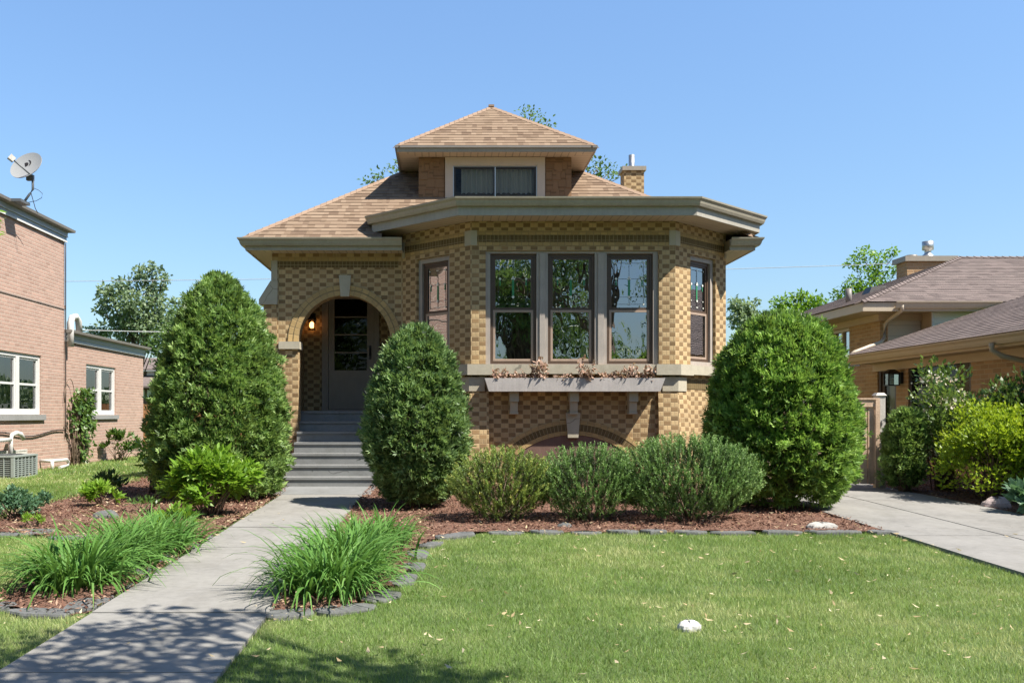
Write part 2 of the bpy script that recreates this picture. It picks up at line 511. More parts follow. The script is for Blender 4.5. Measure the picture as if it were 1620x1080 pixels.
# ---------------------------------------------------------------- mesh helpers
class MB:
    def __init__(self):
        self.v, self.f, self.uv, self.sm = [], [], [], []
        self.marks = []

    def mark(self):
        self.marks.append((len(self.v), len(self.f)))

    def face(self, pts, uv=None, smooth=False):
        i = len(self.v)
        pts = [Vector(p) for p in pts]
        self.v += [tuple(p) for p in pts]
        self.f.append(list(range(i, i + len(pts))))
        if uv is None:
            nn = Vector((0, 0, 0))
            for k in range(len(pts)):
                a, b = pts[k], pts[(k + 1) % len(pts)]
                nn += a.cross(b)
            if nn.length > 1e-12:
                nn.normalize()
            if abs(nn.z) > 0.98:
                uv = [(p.x, p.y) for p in pts]
            else:
                t = Vector((-nn.y, nn.x, 0)).normalized()
                s = nn.cross(t)
                uv = [(p.dot(t), p.dot(s)) for p in pts]
        self.uv.append(uv)
        self.sm.append(smooth)

    def hexa(self, b, t):
        """b, t: four corners of the bottom and of the top, counter-clockwise from above"""
        self.face([b[3], b[2], b[1], b[0]])
        self.face(t)
        for i in range(4):
            j = (i + 1) % 4
            self.face([b[i], b[j], t[j], t[i]])

    def box(self, x0, x1, y0, y1, z0, z1):
        self.hexa([(x0, y0, z0), (x1, y0, z0), (x1, y1, z0), (x0, y1, z0)],
                  [(x0, y0, z1), (x1, y0, z1), (x1, y1, z1), (x0, y1, z1)])

    def obox(self, o, d, n, u0, u1, w0, w1, z0, z1):
        """box in a wall frame: o origin (x,y), d along the wall, n out of the wall"""
        P = lambda u, w_, z: (o[0] + d[0] * u + n[0] * w_, o[1] + d[1] * u + n[1] * w_, z)
        w0, w1 = max(w0, w1), min(w0, w1)
        self.hexa([P(u0, w0, z0), P(u1, w0, z0), P(u1, w1, z0), P(u0, w1, z0)],
                  [P(u0, w0, z1), P(u1, w0, z1), P(u1, w1, z1), P(u0, w1, z1)])

    def prism(self, poly, z0, z1):
        """poly counter-clockwise (x,y)"""
        k = len(poly)
        self.face([(x, y, z1) for x, y in poly])
        self.face([(x, y, z0) for x, y in reversed(poly)])
        for i in range(k):
            a, b = poly[i], poly[(i + 1) % k]
            self.face([(*a, z0), (*b, z0), (*b, z1), (*a, z1)])

    def tube(self, pts, rad, n=8, cap=True):
        pts = [Vector(p) for p in pts]
        if not isinstance(rad, (list, tuple)):
            rad = [rad] * len(pts)
        rings = []
        up = Vector((0.31, 0.17, 0.93)).normalized()
        for i, p in enumerate(pts):
            a = pts[max(0, i - 1)]
            b = pts[min(len(pts) - 1, i + 1)]
            d = (b - a).normalized()
            s = d.cross(up)
            if s.length < 1e-3:
                s = d.cross(Vector((1, 0, 0)))
            s.normalize()
            t = d.cross(s)
            rings.append([p + (s * math.cos(2 * math.pi * k / n) + t * math.sin(2 * math.pi * k / n)) * rad[i] for k in range(n)])
        base = len(self.v)
        for r in rings:
            self.v += [tuple(q) for q in r]
        for i in range(len(rings) - 1):
            for k in range(n):
                j = (k + 1) % n
                self.f.append([base + i * n + k, base + (i + 1) * n + k, base + (i + 1) * n + j, base + i * n + j])
                self.uv.append([(k / n, i), (k / n, i + 1), ((k + 1) / n, i + 1), ((k + 1) / n, i)])
                self.sm.append(True)
        if cap:
            self.f.append([base + k for k in range(n)])
            self.uv.append([(0, 0)] * n)
            self.sm.append(False)
            e = base + (len(rings) - 1) * n
            self.f.append([e + k for k in reversed(range(n))])
            self.uv.append([(0, 0)] * n)
            self.sm.append(False)

    def lathe(self, c, prof, n=20):
        """prof: list of (radius, z)"""
        base = len(self.v)
        for r, z in prof:
            for k in range(n):
                a = 2 * math.pi * k / n
                self.v.append((c[0] + r * math.cos(a), c[1] + r * math.sin(a), c[2] + z))
        for i in range(len(prof) - 1):
            for k in range(n):
                j = (k + 1) % n
                self.f.append([base + i * n + k, base + i * n + j, base + (i + 1) * n + j, base + (i + 1) * n + k])
                self.uv.append([(k / n, i), ((k + 1) / n, i), ((k + 1) / n, i + 1), (k / n, i + 1)])
                self.sm.append(True)

    def each(self, name, mat, parent=None):
        """one object per marked piece"""
        mk = self.marks + [(len(self.v), len(self.f))]
        out = []
        for (v0, f0), (v1, f1) in zip(mk[:-1], mk[1:]):
            q = MB()
            q.v = self.v[v0:v1]
            q.f = [[i - v0 for i in f] for f in self.f[f0:f1]]
            q.uv, q.sm = self.uv[f0:f1], self.sm[f0:f1]
            out.append(q.build(name, mat, parent))
        return out

    def build(self, name, mat, parent=None):
        me = bpy.data.meshes.new(name)
        me.from_pydata(self.v, [], self.f)
        ul = me.uv_layers.new(name='UVMap')
        flat = []
        for q in self.uv:
            for a in q:
                flat += [a[0], a[1]]
        ul.data.foreach_set('uv', flat)
        me.polygons.foreach_set('use_smooth', self.sm)
        me.materials.append(mat)
        me.update()
        o = bpy.data.objects.new(name, me)
        COL.objects.link(o)
        if parent is not None:
            o.parent = parent
            o.matrix_parent_inverse = Matrix.Translation(parent_world(parent)).inverted()
        return o


def parent_world(p):
    """meshes are built in world coordinates, so only a top-level Empty shifts its children"""
    return Vector(p.location) if p.parent is None else Vector((0, 0, 0))


def empty(name, loc):
    o = bpy.data.objects.new(name, None)
    o.location = loc
    o.empty_display_size = 0.2
    COL.objects.link(o)
    return o


def tag(o, label=None, cat=None, group=None, kind=None):
    if label:
        o['label'] = label
    if cat:
        o['category'] = cat
    if group:
        o['group'] = group
    if kind:
        o['kind'] = kind
    return o


def thing(name, loc, label, cat, group=None):
    return tag(empty(name, loc), label, cat, group)


def rot2(d):
    return (d[1], -d[0])


def unit2(a, b):
    l = math.hypot(b[0] - a[0], b[1] - a[1])
    return ((b[0] - a[0]) / l, (b[1] - a[1]) / l), l


def offset_line(pts, o):
    out = []
    for i, p in enumerate(pts):
        if i == 0:
            n = rot2(unit2(pts[0], pts[1])[0])
            m = n
        elif i == len(pts) - 1:
            m = rot2(unit2(pts[-2], pts[-1])[0])
        else:
            n1 = rot2(unit2(pts[i - 1], p)[0])
            n2 = rot2(unit2(p, pts[i + 1])[0])
            k = 1 + n1[0] * n2[0] + n1[1] * n2[1]
            m = ((n1[0] + n2[0]) / k, (n1[1] + n2[1]) / k)
        out.append((p[0] + m[0] * o, p[1] + m[1] * o))
    return out


def sweep(mb, pts, prof, caps=True, closed_prof=True):
    """sweep a closed (offset, z) profile along a plan polyline, outward = right of travel"""
    lines = [offset_line(pts, o) for o, z in prof]
    k = len(prof)
    acc = [0]
    for i in range(len(pts) - 1):
        acc.append(acc[-1] + unit2(pts[i], pts[i + 1])[1])
    for i in range(len(pts) - 1):
        for j in range(k if closed_prof else k - 1):
            j2 = (j + 1) % k
            a = (*lines[j][i], prof[j][1])
            b = (*lines[j][i + 1], prof[j][1])
            c = (*lines[j2][i + 1], prof[j2][1])
            d = (*lines[j2][i], prof[j2][1])
            d2 = unit2(pts[i], pts[i + 1])[0]
            uu = [q[0] * d2[0] + q[1] * d2[1] for q in (a, b, c, d)]
            vv = [prof[j][0] + prof[j][1]] * 2 + [prof[j2][0] + prof[j2][1]] * 2
            mb.face([a, b, c, d], list(zip(uu, vv)))
    if caps and closed_prof:
        mb.face([(*lines[j][0], prof[j][1]) for j in range(k)])
        mb.face([(*lines[j][-1], prof[j][1]) for j in reversed(range(k))])


def holes_wall(mb, o, d, n, u0, u1, z0, z1, holes, t, caps=True):
    """wall face at offset 0 (outside, along n), thickness t inward, rectangular holes (u0,u1,z0,z1)"""
    P = lambda u, w_, z: (o[0] + d[0] * u - n[0] * w_, o[1] + d[1] * u - n[1] * w_, z)
    us = sorted({u0, u1, *[h[0] for h in holes], *[h[1] for h in holes]})
    zs = sorted({z0, z1, *[h[2] for h in holes], *[h[3] for h in holes]})
    us = [u for u in us if u0 <= u <= u1]
    zs = [z for z in zs if z0 <= z <= z1]
    for i in range(len(us) - 1):
        for j in range(len(zs) - 1):
            cu, cz = (us[i] + us[i + 1]) / 2, (zs[j] + zs[j + 1]) / 2
            if any(h[0] < cu < h[1] and h[2] < cz < h[3] for h in holes):
                continue
            a, b, e, f = us[i], us[i + 1], zs[j], zs[j + 1]
            mb.face([P(a, 0, e), P(b, 0, e), P(b, 0, f), P(a, 0, f)])
            mb.face([P(b, t, e), P(a, t, e), P(a, t, f), P(b, t, f)])
    for a, b, e, f in holes:
        mb.face([P(a, 0, e), P(a, t, e), P(a, t, f), P(a, 0, f)][::-1])
        mb.face([P(b, 0, e), P(b, t, e), P(b, t, f), P(b, 0, f)])
        mb.face([P(a, 0, f), P(a, t, f), P(b, t, f), P(b, 0, f)][::-1])
        mb.face([P(a, 0, e), P(a, t, e), P(b, t, e), P(b, 0, e)])
    if caps:
        mb.face([P(u0, 0, z0), P(u0, t, z0), P(u0, t, z1), P(u0, 0, z1)])
        mb.face([P(u1, 0, z0), P(u1, t, z0), P(u1, t, z1), P(u1, 0, z1)][::-1])
        mb.face([P(u0, 0, z1), P(u1, 0, z1), P(u1, t, z1), P(u0, t, z1)])


def frame(mb, o, d, n, u0, u1, z0, z1, wd, w0, w1):
    """rectangular ring of four bars butted end to end"""
    mb.obox(o, d, n, u0, u0 + wd, w0, w1, z0, z1)
    mb.obox(o, d, n, u1 - wd, u1, w0, w1, z0, z1)
    mb.obox(o, d, n, u0 + wd, u1 - wd, w0, w1, z0, z0 + wd)
    mb.obox(o, d, n, u0 + wd, u1 - wd, w0, w1, z1 - wd, z1)


def roof_plane(mb, b0, b1, t0, t1, row=0.13, lift=0.008):
    """shingle courses on the plane b0-b1 (eave, left to right seen from outside) to t0-t1"""
    b0, b1, t0, t1 = map(Vector, (b0, b1, t0, t1))
    e = (b1 - b0).normalized()
    nn = e.cross((t0 - b0)).normalized()
    if nn.z < 0:
        nn = -nn
    up = nn.cross(e).normalized()
    if up.z < 0:
        up = -up
    H = (t0 - b0).dot(up)
    k = max(1, int(math.ceil(H / row)))
    for i in range(k):
        v0, v1 = i * row, min(H, (i + 1) * row)
        A = b0.lerp(t0, v0 / H)
        B = b1.lerp(t1, v0 / H)
        C = b1.lerp(t1, v1 / H)
        D = b0.lerp(t0, v1 / H)
        l = nn * lift
        s = nn * 0.001
        uvf = lambda p: (p.dot(e), (p - b0).dot(up))
        mb.face([A + l, B + l, C + s, D + s], [(A.dot(e), v0 + 1e-3), (B.dot(e), v0 + 1e-3), (C.dot(e), v1 - 1e-3), (D.dot(e), v1 - 1e-3)])
        mb.face([A + s, B + s, B + l, A + l], [(A.dot(e), v0 + 1e-3), (B.dot(e), v0 + 1e-3), (B.dot(e), v0 + 2e-3), (A.dot(e), v0 + 2e-3)])


def hip_caps(mb, a, b, wd=0.13, lift=0.02, step=0.14, slope_dirs=None):
    """overlapping cap shingles along a hip or ridge from a (low) to b (high); slope_dirs = two unit vectors down the two planes"""
    a, b = Vector(a), Vector(b)
    L = (b - a).length
    d = (b - a) / L
    k = int(L / step)
    for i in range(k + 1):
        p = a + d * (i * step)
        q = a + d * min(L, (i + 1.25) * step)
        for s in slope_dirs:
            s = Vector(s)
            lo, hi = Vector((0, 0, lift)), Vector((0, 0, lift * 0.45))
            pts = [p + lo, q + hi, q + s * wd + hi * 0.7, p + s * wd + lo * 0.75]
            mb.face(pts, [(i * .4, 0.01), (i * .4, 0.12), (i * .4 + 0.3, 0.12), (i * .4 + 0.3, 0.01)])
            mb.face([p, p + lo, p + s * wd + lo * 0.75, p + s * wd])


def np_mesh(name, verts, k, mat, tint, parent=None, smooth=False, faces=None):
    """many k-gons from a flat vertex array; tint per vertex"""
    verts = np.ascontiguousarray(verts, dtype=np.float32).reshape(-1, 3)
    nv = len(verts)
    me = bpy.data.meshes.new(name)
    me.vertices.add(nv)
    me.vertices.foreach_set('co', verts.ravel())
    idx = np.arange(nv, dtype=np.int32) if faces is None else np.ascontiguousarray(faces, dtype=np.int32).ravel()
    nf = len(idx) // k
    me.loops.add(len(idx))
    me.loops.foreach_set('vertex_index', idx)
    me.polygons.add(nf)
    me.polygons.foreach_set('loop_start', np.arange(0, nf * k, k, dtype=np.int32))
    if smooth:
        me.polygons.foreach_set('use_smooth', np.ones(nf, dtype=bool))
    me.update(calc_edges=True)
    at = me.attributes.new('tint', 'FLOAT', 'POINT')
    at.data.foreach_set('value', np.clip(np.ascontiguousarray(tint, dtype=np.float32).ravel(), 0, 1))
    me.materials.append(mat)
    o = bpy.data.objects.new(name, me)
    COL.objects.link(o)
    if parent is not None:
        o.parent = parent
        o.matrix_parent_inverse = Matrix.Translation(parent_world(parent)).inverted()
    return o


def norm(a):
    return a / np.maximum(np.linalg.norm(a, axis=-1, keepdims=True), 1e-9)


def leaves(base, axis, side, L, W, belly=0.45, fold=0.0):
    """diamond leaves: base (N,3), axis and side unit (N,3), L and W (N,) -> (N,4,3)"""
    L = np.asarray(L)[:, None]
    W = np.asarray(W)[:, None]
    nrm = np.cross(axis, side)
    m = base + axis * L * belly
    return np.stack([base, m + side * W * 0.5 + nrm * W * fold, base + axis * L, m - side * W * 0.5 + nrm * W * fold], 1)


def lump(th, z, seed, k=5):
    """smooth lumpy field in [-1,1] on a shrub's surface"""
    r = np.random.default_rng(seed)
    s = np.zeros_like(th)
    for i in range(k):
        f = r.integers(2, 8)
        s += np.sin(th * f + r.uniform(0, 6.28) + z * r.uniform(2, 11)) * np.sin(z * r.uniform(3, 10) + r.uniform(0, 6.28))
    return s / k * 1.6

# ================================================================ SETTING: ground, path, driveway
def sheet(mb, x0, x1, ys, dz=0.0):
    for a, b in zip(ys[:-1], ys[1:]):
        mb.face([(x0, a, gz(a) + dz), (x1, a, gz(a) + dz), (x1, b, gz(b) + dz), (x0, b, gz(b) + dz)])


mb = MB()
sheet(mb, -300, 300, [-200, -3, 4, 9, 14, 400])
tag(mb.build('ground', M['lawn']), kind='structure')

PL, PR = -2.12, -1.05          # front path edges
DL, DR = 4.28, 6.36            # driveway edges


def slab(mb, x0, x1, a, b, dz, drop=0.08):
    mb.hexa([(x0, a, gz(a) - drop), (x1, a, gz(a) - drop), (x1, b, gz(b) - drop), (x0, b, gz(b) - drop)],
            [(x0, a, gz(a) + dz), (x1, a, gz(a) + dz), (x1, b, gz(b) + dz), (x0, b, gz(b) + dz)])


mb = MB()
rr = random.Random(3)
y = -3.0
while y < 12.9:
    y2 = min(13.0, y + 1.28)
    slab(mb, PL, PR, y + 0.006, y2 - 0.006, 0.026 + rr.uniform(-0.003, 0.003))
    y = y2
tag(mb.build('path', M['concrete']), kind='structure')
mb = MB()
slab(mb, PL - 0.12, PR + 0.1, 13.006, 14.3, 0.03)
tag(mb.build('path_shade_slab', M['step']), kind='structure')  # darker slab colour imitates the shadow strip before the steps
mb = MB()
y = -3.0
while y < 17.9:
    y2 = y + 3.05
    slab(mb, DL, 5.24, y + 0.008, y2 - 0.008, 0.03)
    slab(mb, 5.256, DR, y + 0.008, y2 - 0.008, 0.032)
    y = y2
tag(mb.build('driveway', M['drive']), kind='structure')
mb = MB()
sheet(mb, -60, 60, [-10.5, -4.5], 0.004)
tag(mb.build('road', M['asphalt']), kind='structure')


# ================================================================ THE BRICK HOUSE
house = thing('brick_house', (0.9, 15.4, 0), 'chequered yellow brick bungalow with an arched porch, a bay of windows and a roof dormer', 'house')
BW = [(-0.625, 15.45), (0.415, 14.4), (3.40, 14.4), (4.44, 15.45)]     # bay outline
FD, FN = (1, 0), (0, -1)
LD, LL = unit2(BW[0], BW[1])
LN = rot2(LD)
RD, RL = unit2(BW[2], BW[3])
RN = rot2(RD)
ZS = 3.878                      # bay soffit
WZ0, WZ1 = 1.79, 3.45           # window openings
# --- walls
wl = MB()
T = 0.26
front_hole = (0.215, 2.745, WZ0, WZ1)
holes_wall(wl, BW[1], FD, FN, 0, 2.985, -0.1, ZS, [front_hole], T, False)
LH = (0.215 * LL, 0.70 * LL, WZ0, WZ1)
RH = (0.285 * RL, 0.785 * RL, WZ0, WZ1)
holes_wall(wl, BW[0], LD, LN, 0, LL, -0.1, ZS, [LH], T, False)
holes_wall(wl, BW[2], RD, RN, 0, RL, -0.1, ZS, [RH], T, False)
# side walls of the house
wl.face([(4.44, 15.45, -0.1), (4.44, 24.0, -0.1), (4.44, 24.0, ZS), (4.44, 15.45, ZS)])
wl.face([(-0.625, 16.4, 3.3), (-0.625, 15.45, 3.3), (-0.625, 15.45, ZS), (-0.625, 16.4, ZS)])
wl.face([(-2.67, 24.0, -0.1), (-2.67, 15.75, -0.1), (-2.67, 15.75, 3.6), (-2.67, 24.0, 3.6)])
wl.face([(4.44, 24, -0.1), (-2.67, 24, -0.1), (-2.67, 24, 3.6), (4.44, 24, 3.6)])
# porch front with the round arch
AX, AR, AZ = -1.535, 0.73, 2.2
yF, yB = 15.45, 15.75
NA = 28


def porch_side(yy, flip):
    def q(pts):
        pts = [(x, yy, z) for x, z in pts]
        wl.face(pts[::-1] if flip else pts)
    q([(-2.67, -0.1), (AX - AR, -0.1), (AX - AR, AZ), (-2.67, AZ)])
    q([(AX + AR, -0.1), (-0.625, -0.1), (-0.625, AZ), (AX + AR, AZ)])
    q([(-2.67, AZ), (AX - AR, AZ), (AX - AR, 3.6), (-2.67, 3.6)])
    q([(AX + AR, AZ), (-0.625, AZ), (-0.625, 3.6), (AX + AR, 3.6)])
    for i in range(NA):
        a, b = math.pi * (1 - i / NA), math.pi * (1 - (i + 1) / NA)
        xa, za = AX + AR * math.cos(a), AZ + AR * math.sin(a)
        xb, zb = AX + AR * math.cos(b), AZ + AR * math.sin(b)
        q([(xa, za), (xb, zb), (xb, 3.6), (xa, 3.6)])


porch_side(yF, False)
porch_side(yB, True)
for i in range(NA):
    a, b = math.pi * (1 - i / NA), math.pi * (1 - (i + 1) / NA)
    pa, pb = (AX + AR * math.cos(a), AZ + AR * math.sin(a)), (AX + AR * math.cos(b), AZ + AR * math.sin(b))
    wl.face([(pa[0], yF, pa[1]), (pa[0], yB, pa[1]), (pb[0], yB, pb[1]), (pb[0], yF, pb[1])],
            [(i * .082, 0), (i * .082, .3), (i * .082 + .082, .3), (i * .082 + .082, 0)])
wl.face([(AX - AR, yB, -0.1), (AX - AR, yF, -0.1), (AX - AR, yF, AZ), (AX - AR, yB, AZ)][::-1])
wl.face([(AX + AR, yF, -0.1), (AX + AR, yB, -0.1), (AX + AR, yB, AZ), (AX + AR, yF, AZ)][::-1])
wl.face([(-2.67, yB, -0.1), (-2.67, yF, -0.1), (-2.67, yF, 3.6), (-2.67, yB, 3.6)])
# inside of the porch: side walls and the wall round the door
DX0, DX1, DY = -2.10, -1.10, 17.2
wl.face([(-2.42, DY, 0.9), (-2.42, yB, 0.9), (-2.42, yB, 3.5), (-2.42, DY, 3.5)][::-1])
wl.face([(-0.66, DY, 0.9), (-0.66, yB, 0.9), (-0.66, yB, 3.5), (-0.66, DY, 3.5)])
wl.box(-2.42, DX0, DY, DY + 0.2, 0.9, 3.5)
wl.box(DX1, -0.66, DY, DY + 0.2, 0.9, 3.5)
wl.box(DX0, DX1, DY, DY + 0.2, 3.34, 3.5)
# buttress at the porch's left corner
wl.hexa([(-2.86, 15.42, -0.1), (-2.52, 15.42, -0.1), (-2.52, 15.95, -0.1), (-2.86, 15.95, -0.1)],
        [(-2.80, 15.435, 2.78), (-2.6, 15.435, 2.78), (-2.6, 15.9, 2.78), (-2.80, 15.9, 2.78)])
wall = wl.build('wall', M['brick'], house)

# battered corner piers under the sill
def corner_block(mb, c, d1, d2, w1, w2, o, z0, z1, o2=None):
    """block wrapping a convex corner; d1 points back along the left wall, d2 along the right wall"""
    n1, n2 = rot2((-d1[0], -d1[1])), rot2(d2)
    k = 1 + n1[0] * n2[0] + n1[1] * n2[1]
    m = ((n1[0] + n2[0]) / k, (n1[1] + n2[1]) / k)
    o2 = o if o2 is None else o2

    def ring(off, z):
        return [(c[0] + d1[0] * w1 + n1[0] * off, c[1] + d1[1] * w1 + n1[1] * off, z), (c[0] + m[0] * off, c[1] + m[1] * off, z),
                (c[0] + d2[0] * w2 + n2[0] * off, c[1] + d2[1] * w2 + n2[1] * off, z),
                (c[0] + d2[0] * w2 - n2[0] * .02, c[1] + d2[1] * w2 - n2[1] * .02, z), (c[0] - m[0] * .02, c[1] - m[1] * .02, z),
                (c[0] + d1[0] * w1 - n1[0] * .02, c[1] + d1[1] * w1 - n1[1] * .02, z)]
    b, t = ring(o, z0), ring(o2, z1)
    for i in range(6):
        j = (i + 1) % 6
        mb.face([b[i], b[j], t[j], t[i]])
    mb.face([t[0], t[1], t[4], t[5]])
    mb.face([t[1], t[2], t[3], t[4]])
    mb.face([b[5], b[4], b[1], b[0]])
    mb.face([b[4], b[3], b[2], b[1]])


neg = lambda d: (-d[0], -d[1])
CORN = [(BW[1], neg(LD), FD), (BW[2], neg(FD), RD)]
pr = MB()
for c, d1, d2 in CORN:
    pr.mark()
    corner_block(pr, c, d1, d2, 0.26, 0.26, 0.17, -0.1, 1.40, 0.055)
pr.each('corner_pier', M['brick'], house)

st = MB()
for c, d1, d2 in CORN:
    st.mark()
    corner_block(st, c, d1, d2, 0.20, 0.20, 0.07, 1.40, 1.605)
st.each('pier_cap', M['stone'], house)
st = MB()
for i, (c, d1, d2) in enumerate(CORN):
    st.mark()
    corner_block(st, c, d1, d2, 0.115 if i == 0 else 0.09, 0.09 if i == 0 else 0.115, 0.014, 3.53, 3.745)
st.each('corner_block', M['stone'], house)
# sill course with thicker corner stones
st = MB()
for c, d1, d2 in CORN:
    st.mark()
    corner_block(st, c, d1, d2, 0.30, 0.30, 0.13, 1.635, 1.79)
st.mark()
st.obox(BW[1], FD, FN, 0.30, 2.685, 0.10, -0.14, 1.65, 1.785)
st.mark()
st.obox(BW[0], LD, LN, 0.0, LL - 0.30, 0.10, -0.14, 1.65, 1.785)
st.mark()
st.obox(BW[2], RD, RN, 0.30, RL, 0.10, -0.14, 1.65, 1.785)
st.each('sill_course', M['stone'], house)
# dark soldier band between two light header courses
bd, hd = MB(), MB()
for o, d, n, a, b in ((BW[1], FD, FN, 0.095, 2.89), (BW[0], LD, LN, 0.06, LL - .12), (BW[2], RD, RN, .12, RL - .06)):
    bd.mark()
    bd.obox(o, d, n, a, b, 0.007, -0.02, 3.578, 3.678)
    hd.mark()
    hd.obox(o, d, n, a, b, 0.004, -0.02, 3.512, 3.575)
    hd.mark()
    hd.obox(o, d, n, a, b, 0.004, -0.02, 3.681, 3.744)
PO = (-2.67, 15.45)
bd.mark()
bd.obox(PO, FD, FN, 0.09, 1.98, 0.007, -0.02, 3.36, 3.455)
hd.mark()
hd.obox(PO, FD, FN, 0.09, 1.98, 0.004, -0.02, 3.458, 3.52)
bd.mark()
bd.obox(BW[2], RD, RN, 0.26, RL - .02, 0.008, -0.02, 1.44, 1.58)
bd.each('soldier_band', M['band'], house)
hd.each('header_course', M['header'], house)
# end stones of the bay
st = MB()
st.mark()
st.obox(BW[0], LD, LN, 0.0, 0.055, 0.012, -0.02, 3.50, 3.75)
st.mark()
st.obox(BW[2], RD, RN, RL - .055, RL, 0.012, -0.02, 3.50, 3.75)
st.each('end_stone', M['stone'], house)
st = MB()
st.obox(PO, FD, FN, -0.012, 0.085, 0.014, -0.3, 3.16, 3.47)
st.build('quoin_stone', M['stone'], house)
st = MB()
st.hexa([(-2.87, 15.41, 2.78), (-2.58, 15.41, 2.78), (-2.58, 15.95, 2.78), (-2.87, 15.95, 2.78)],
        [(-2.87, 15.41, 2.86), (-2.58, 15.41, 2.86), (-2.58, 15.95, 2.86), (-2.87, 15.95, 2.86)])
st.hexa([(-2.87, 15.41, 2.86), (-2.58, 15.41, 2.86), (-2.58, 15.95, 2.86), (-2.87, 15.95, 2.86)],
        [(-2.69, 15.43, 3.155), (-2.58, 15.43, 3.155), (-2.58, 15.95, 3.155), (-2.69, 15.95, 3.155)])
st.build('buttress_cap', M['stone'], house)
# porch arch ring, keystone, imposts
ar, rim = MB(), MB()
for k in range(NA):
    a, b = math.pi * (1 - k / NA), math.pi * (1 - (k + 1) / NA)
    for m_, r0, r1, o in ((ar, AR - 0.006, AR + 0.075, 0.022), (rim, AR + 0.079, AR + 0.16, 0.016)):
        p = [(AX + r * math.cos(t), AZ + r * math.sin(t)) for r, t in ((r0, a), (r0, b), (r1, b), (r1, a))]
        u = k * 0.0866
        m_.face([(x, yF - o, z) for x, z in p], [(u, 0), (u + .0866, 0), (u + .0866, .0665), (u, .0665)])
        m_.face([(p[0][0], yF - o, p[0][1]), (p[0][0], yF + .01, p[0][1]), (p[1][0], yF + .01, p[1][1]), (p[1][0], yF - o, p[1][1])],
                [(u, 0), (u, .06), (u + .0866, .06), (u + .0866, 0)])
        m_.face([(p[3][0], yF - o, p[3][1]), (p[2][0], yF - o, p[2][1]), (p[2][0], yF + .01, p[2][1]), (p[3][0], yF + .01, p[3][1])],
                [(u, 0), (u + .0866, 0), (u + .0866, .06), (u, .06)])
ar.build('arch_ring', M['header'], house)
rim.build('arch_rim', M['header'], house)


def keystone(cx, yy, z0, z1, wb, wt, o):
    k = MB()
    k.hexa([(cx - wb, yy - o, z0), (cx + wb, yy - o, z0), (cx + wb, yy + .02, z0), (cx - wb, yy + .02, z0)],
           [(cx - wt, yy - o, z1), (cx + wt, yy - o, z1), (cx + wt, yy + .02, z1), (cx - wt, yy + .02, z1)])
    return k.build('keystone', M['stone'], house)


keystone(AX + 0.01, yF, 2.905, 3.235, 0.068, 0.095, 0.05)
for x0, x1 in ((-2.56, -2.235), (-0.845, -0.66)):
    st = MB()
    st.box(x0, x1, yF - 0.05, yB + 0.02, 2.085, 2.2)
    st.build('impost_stone', M['stone'], house)
# basement arch under the planter
BX, BR = 1.90, 1.50
BZ = 0.98 - BR
ar, rim, inf = MB(), MB(), MB()
for k in range(24):
    a, b = R(90 + 40 - k * 80 / 24), R(90 + 40 - (k + 1) * 80 / 24)
    for m_, r0, r1, o in ((ar, BR - .155, BR - .062, .010), (rim, BR - .06, BR, .014), (rim, BR - .215, BR - .158, .014)):
        p = [(BX + r * math.cos(t), BZ + r * math.sin(t)) for r, t in ((r0, a), (r0, b), (r1, b), (r1, a))]
        u = k * 0.087
        m_.face([(x, 14.4 - o, z) for x, z in p], [(u, .02), (u + .087, .02), (u + .087, .18), (u, .18)])
        for q0, q1 in ((0, 1), (3, 2)):
            m_.face([(p[q0][0], 14.4 - o, p[q0][1]), (p[q1][0], 14.4 - o, p[q1][1]), (p[q1][0], 14.41, p[q1][1]), (p[q0][0], 14.41, p[q0][1])])
    r = BR - .216
    xa, za, xb, zb = BX + r * math.cos(a), BZ + r * math.sin(a), BX + r * math.cos(b), BZ + r * math.sin(b)
    if za > 0 and zb > 0:
        inf.face([(xa, 14.397, -0.05), (xb, 14.397, -0.05), (xb, 14.397, zb), (xa, 14.397, za)])
ar.build('basement_arch', M['band'], house)
rim.build('basement_arch_rim', M['header'], house)
inf.build('basement_infill', M['redinfill'], house)
keystone(BX, 14.4, 0.725, 1.085, 0.075, 0.105, 0.07)

# --- inside: dark room behind the bay, porch ceiling and floor
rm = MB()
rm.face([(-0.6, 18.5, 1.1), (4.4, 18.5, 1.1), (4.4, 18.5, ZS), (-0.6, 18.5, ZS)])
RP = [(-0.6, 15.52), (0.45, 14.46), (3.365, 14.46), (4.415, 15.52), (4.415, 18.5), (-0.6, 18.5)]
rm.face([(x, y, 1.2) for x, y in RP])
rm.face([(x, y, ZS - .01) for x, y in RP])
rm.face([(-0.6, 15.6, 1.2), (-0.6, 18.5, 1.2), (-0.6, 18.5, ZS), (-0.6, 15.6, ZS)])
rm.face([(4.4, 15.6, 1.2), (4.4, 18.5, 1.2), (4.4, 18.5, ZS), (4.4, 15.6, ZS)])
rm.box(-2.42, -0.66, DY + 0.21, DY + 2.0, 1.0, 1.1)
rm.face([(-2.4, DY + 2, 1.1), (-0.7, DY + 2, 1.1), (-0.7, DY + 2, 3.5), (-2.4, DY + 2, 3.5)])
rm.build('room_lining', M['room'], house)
pc = MB()
pc.face([(-2.42, yB, 3.49), (-0.66, yB, 3.49), (-0.66, DY, 3.49), (-2.42, DY, 3.49)])
pc.build('porch_ceiling', M['soffit'], house)
pf = MB()
pf.box(-2.42, -0.66, 15.9, DY + 0.2, 0.8, 1.118)
pf.build('porch_floor', M['step'], house)

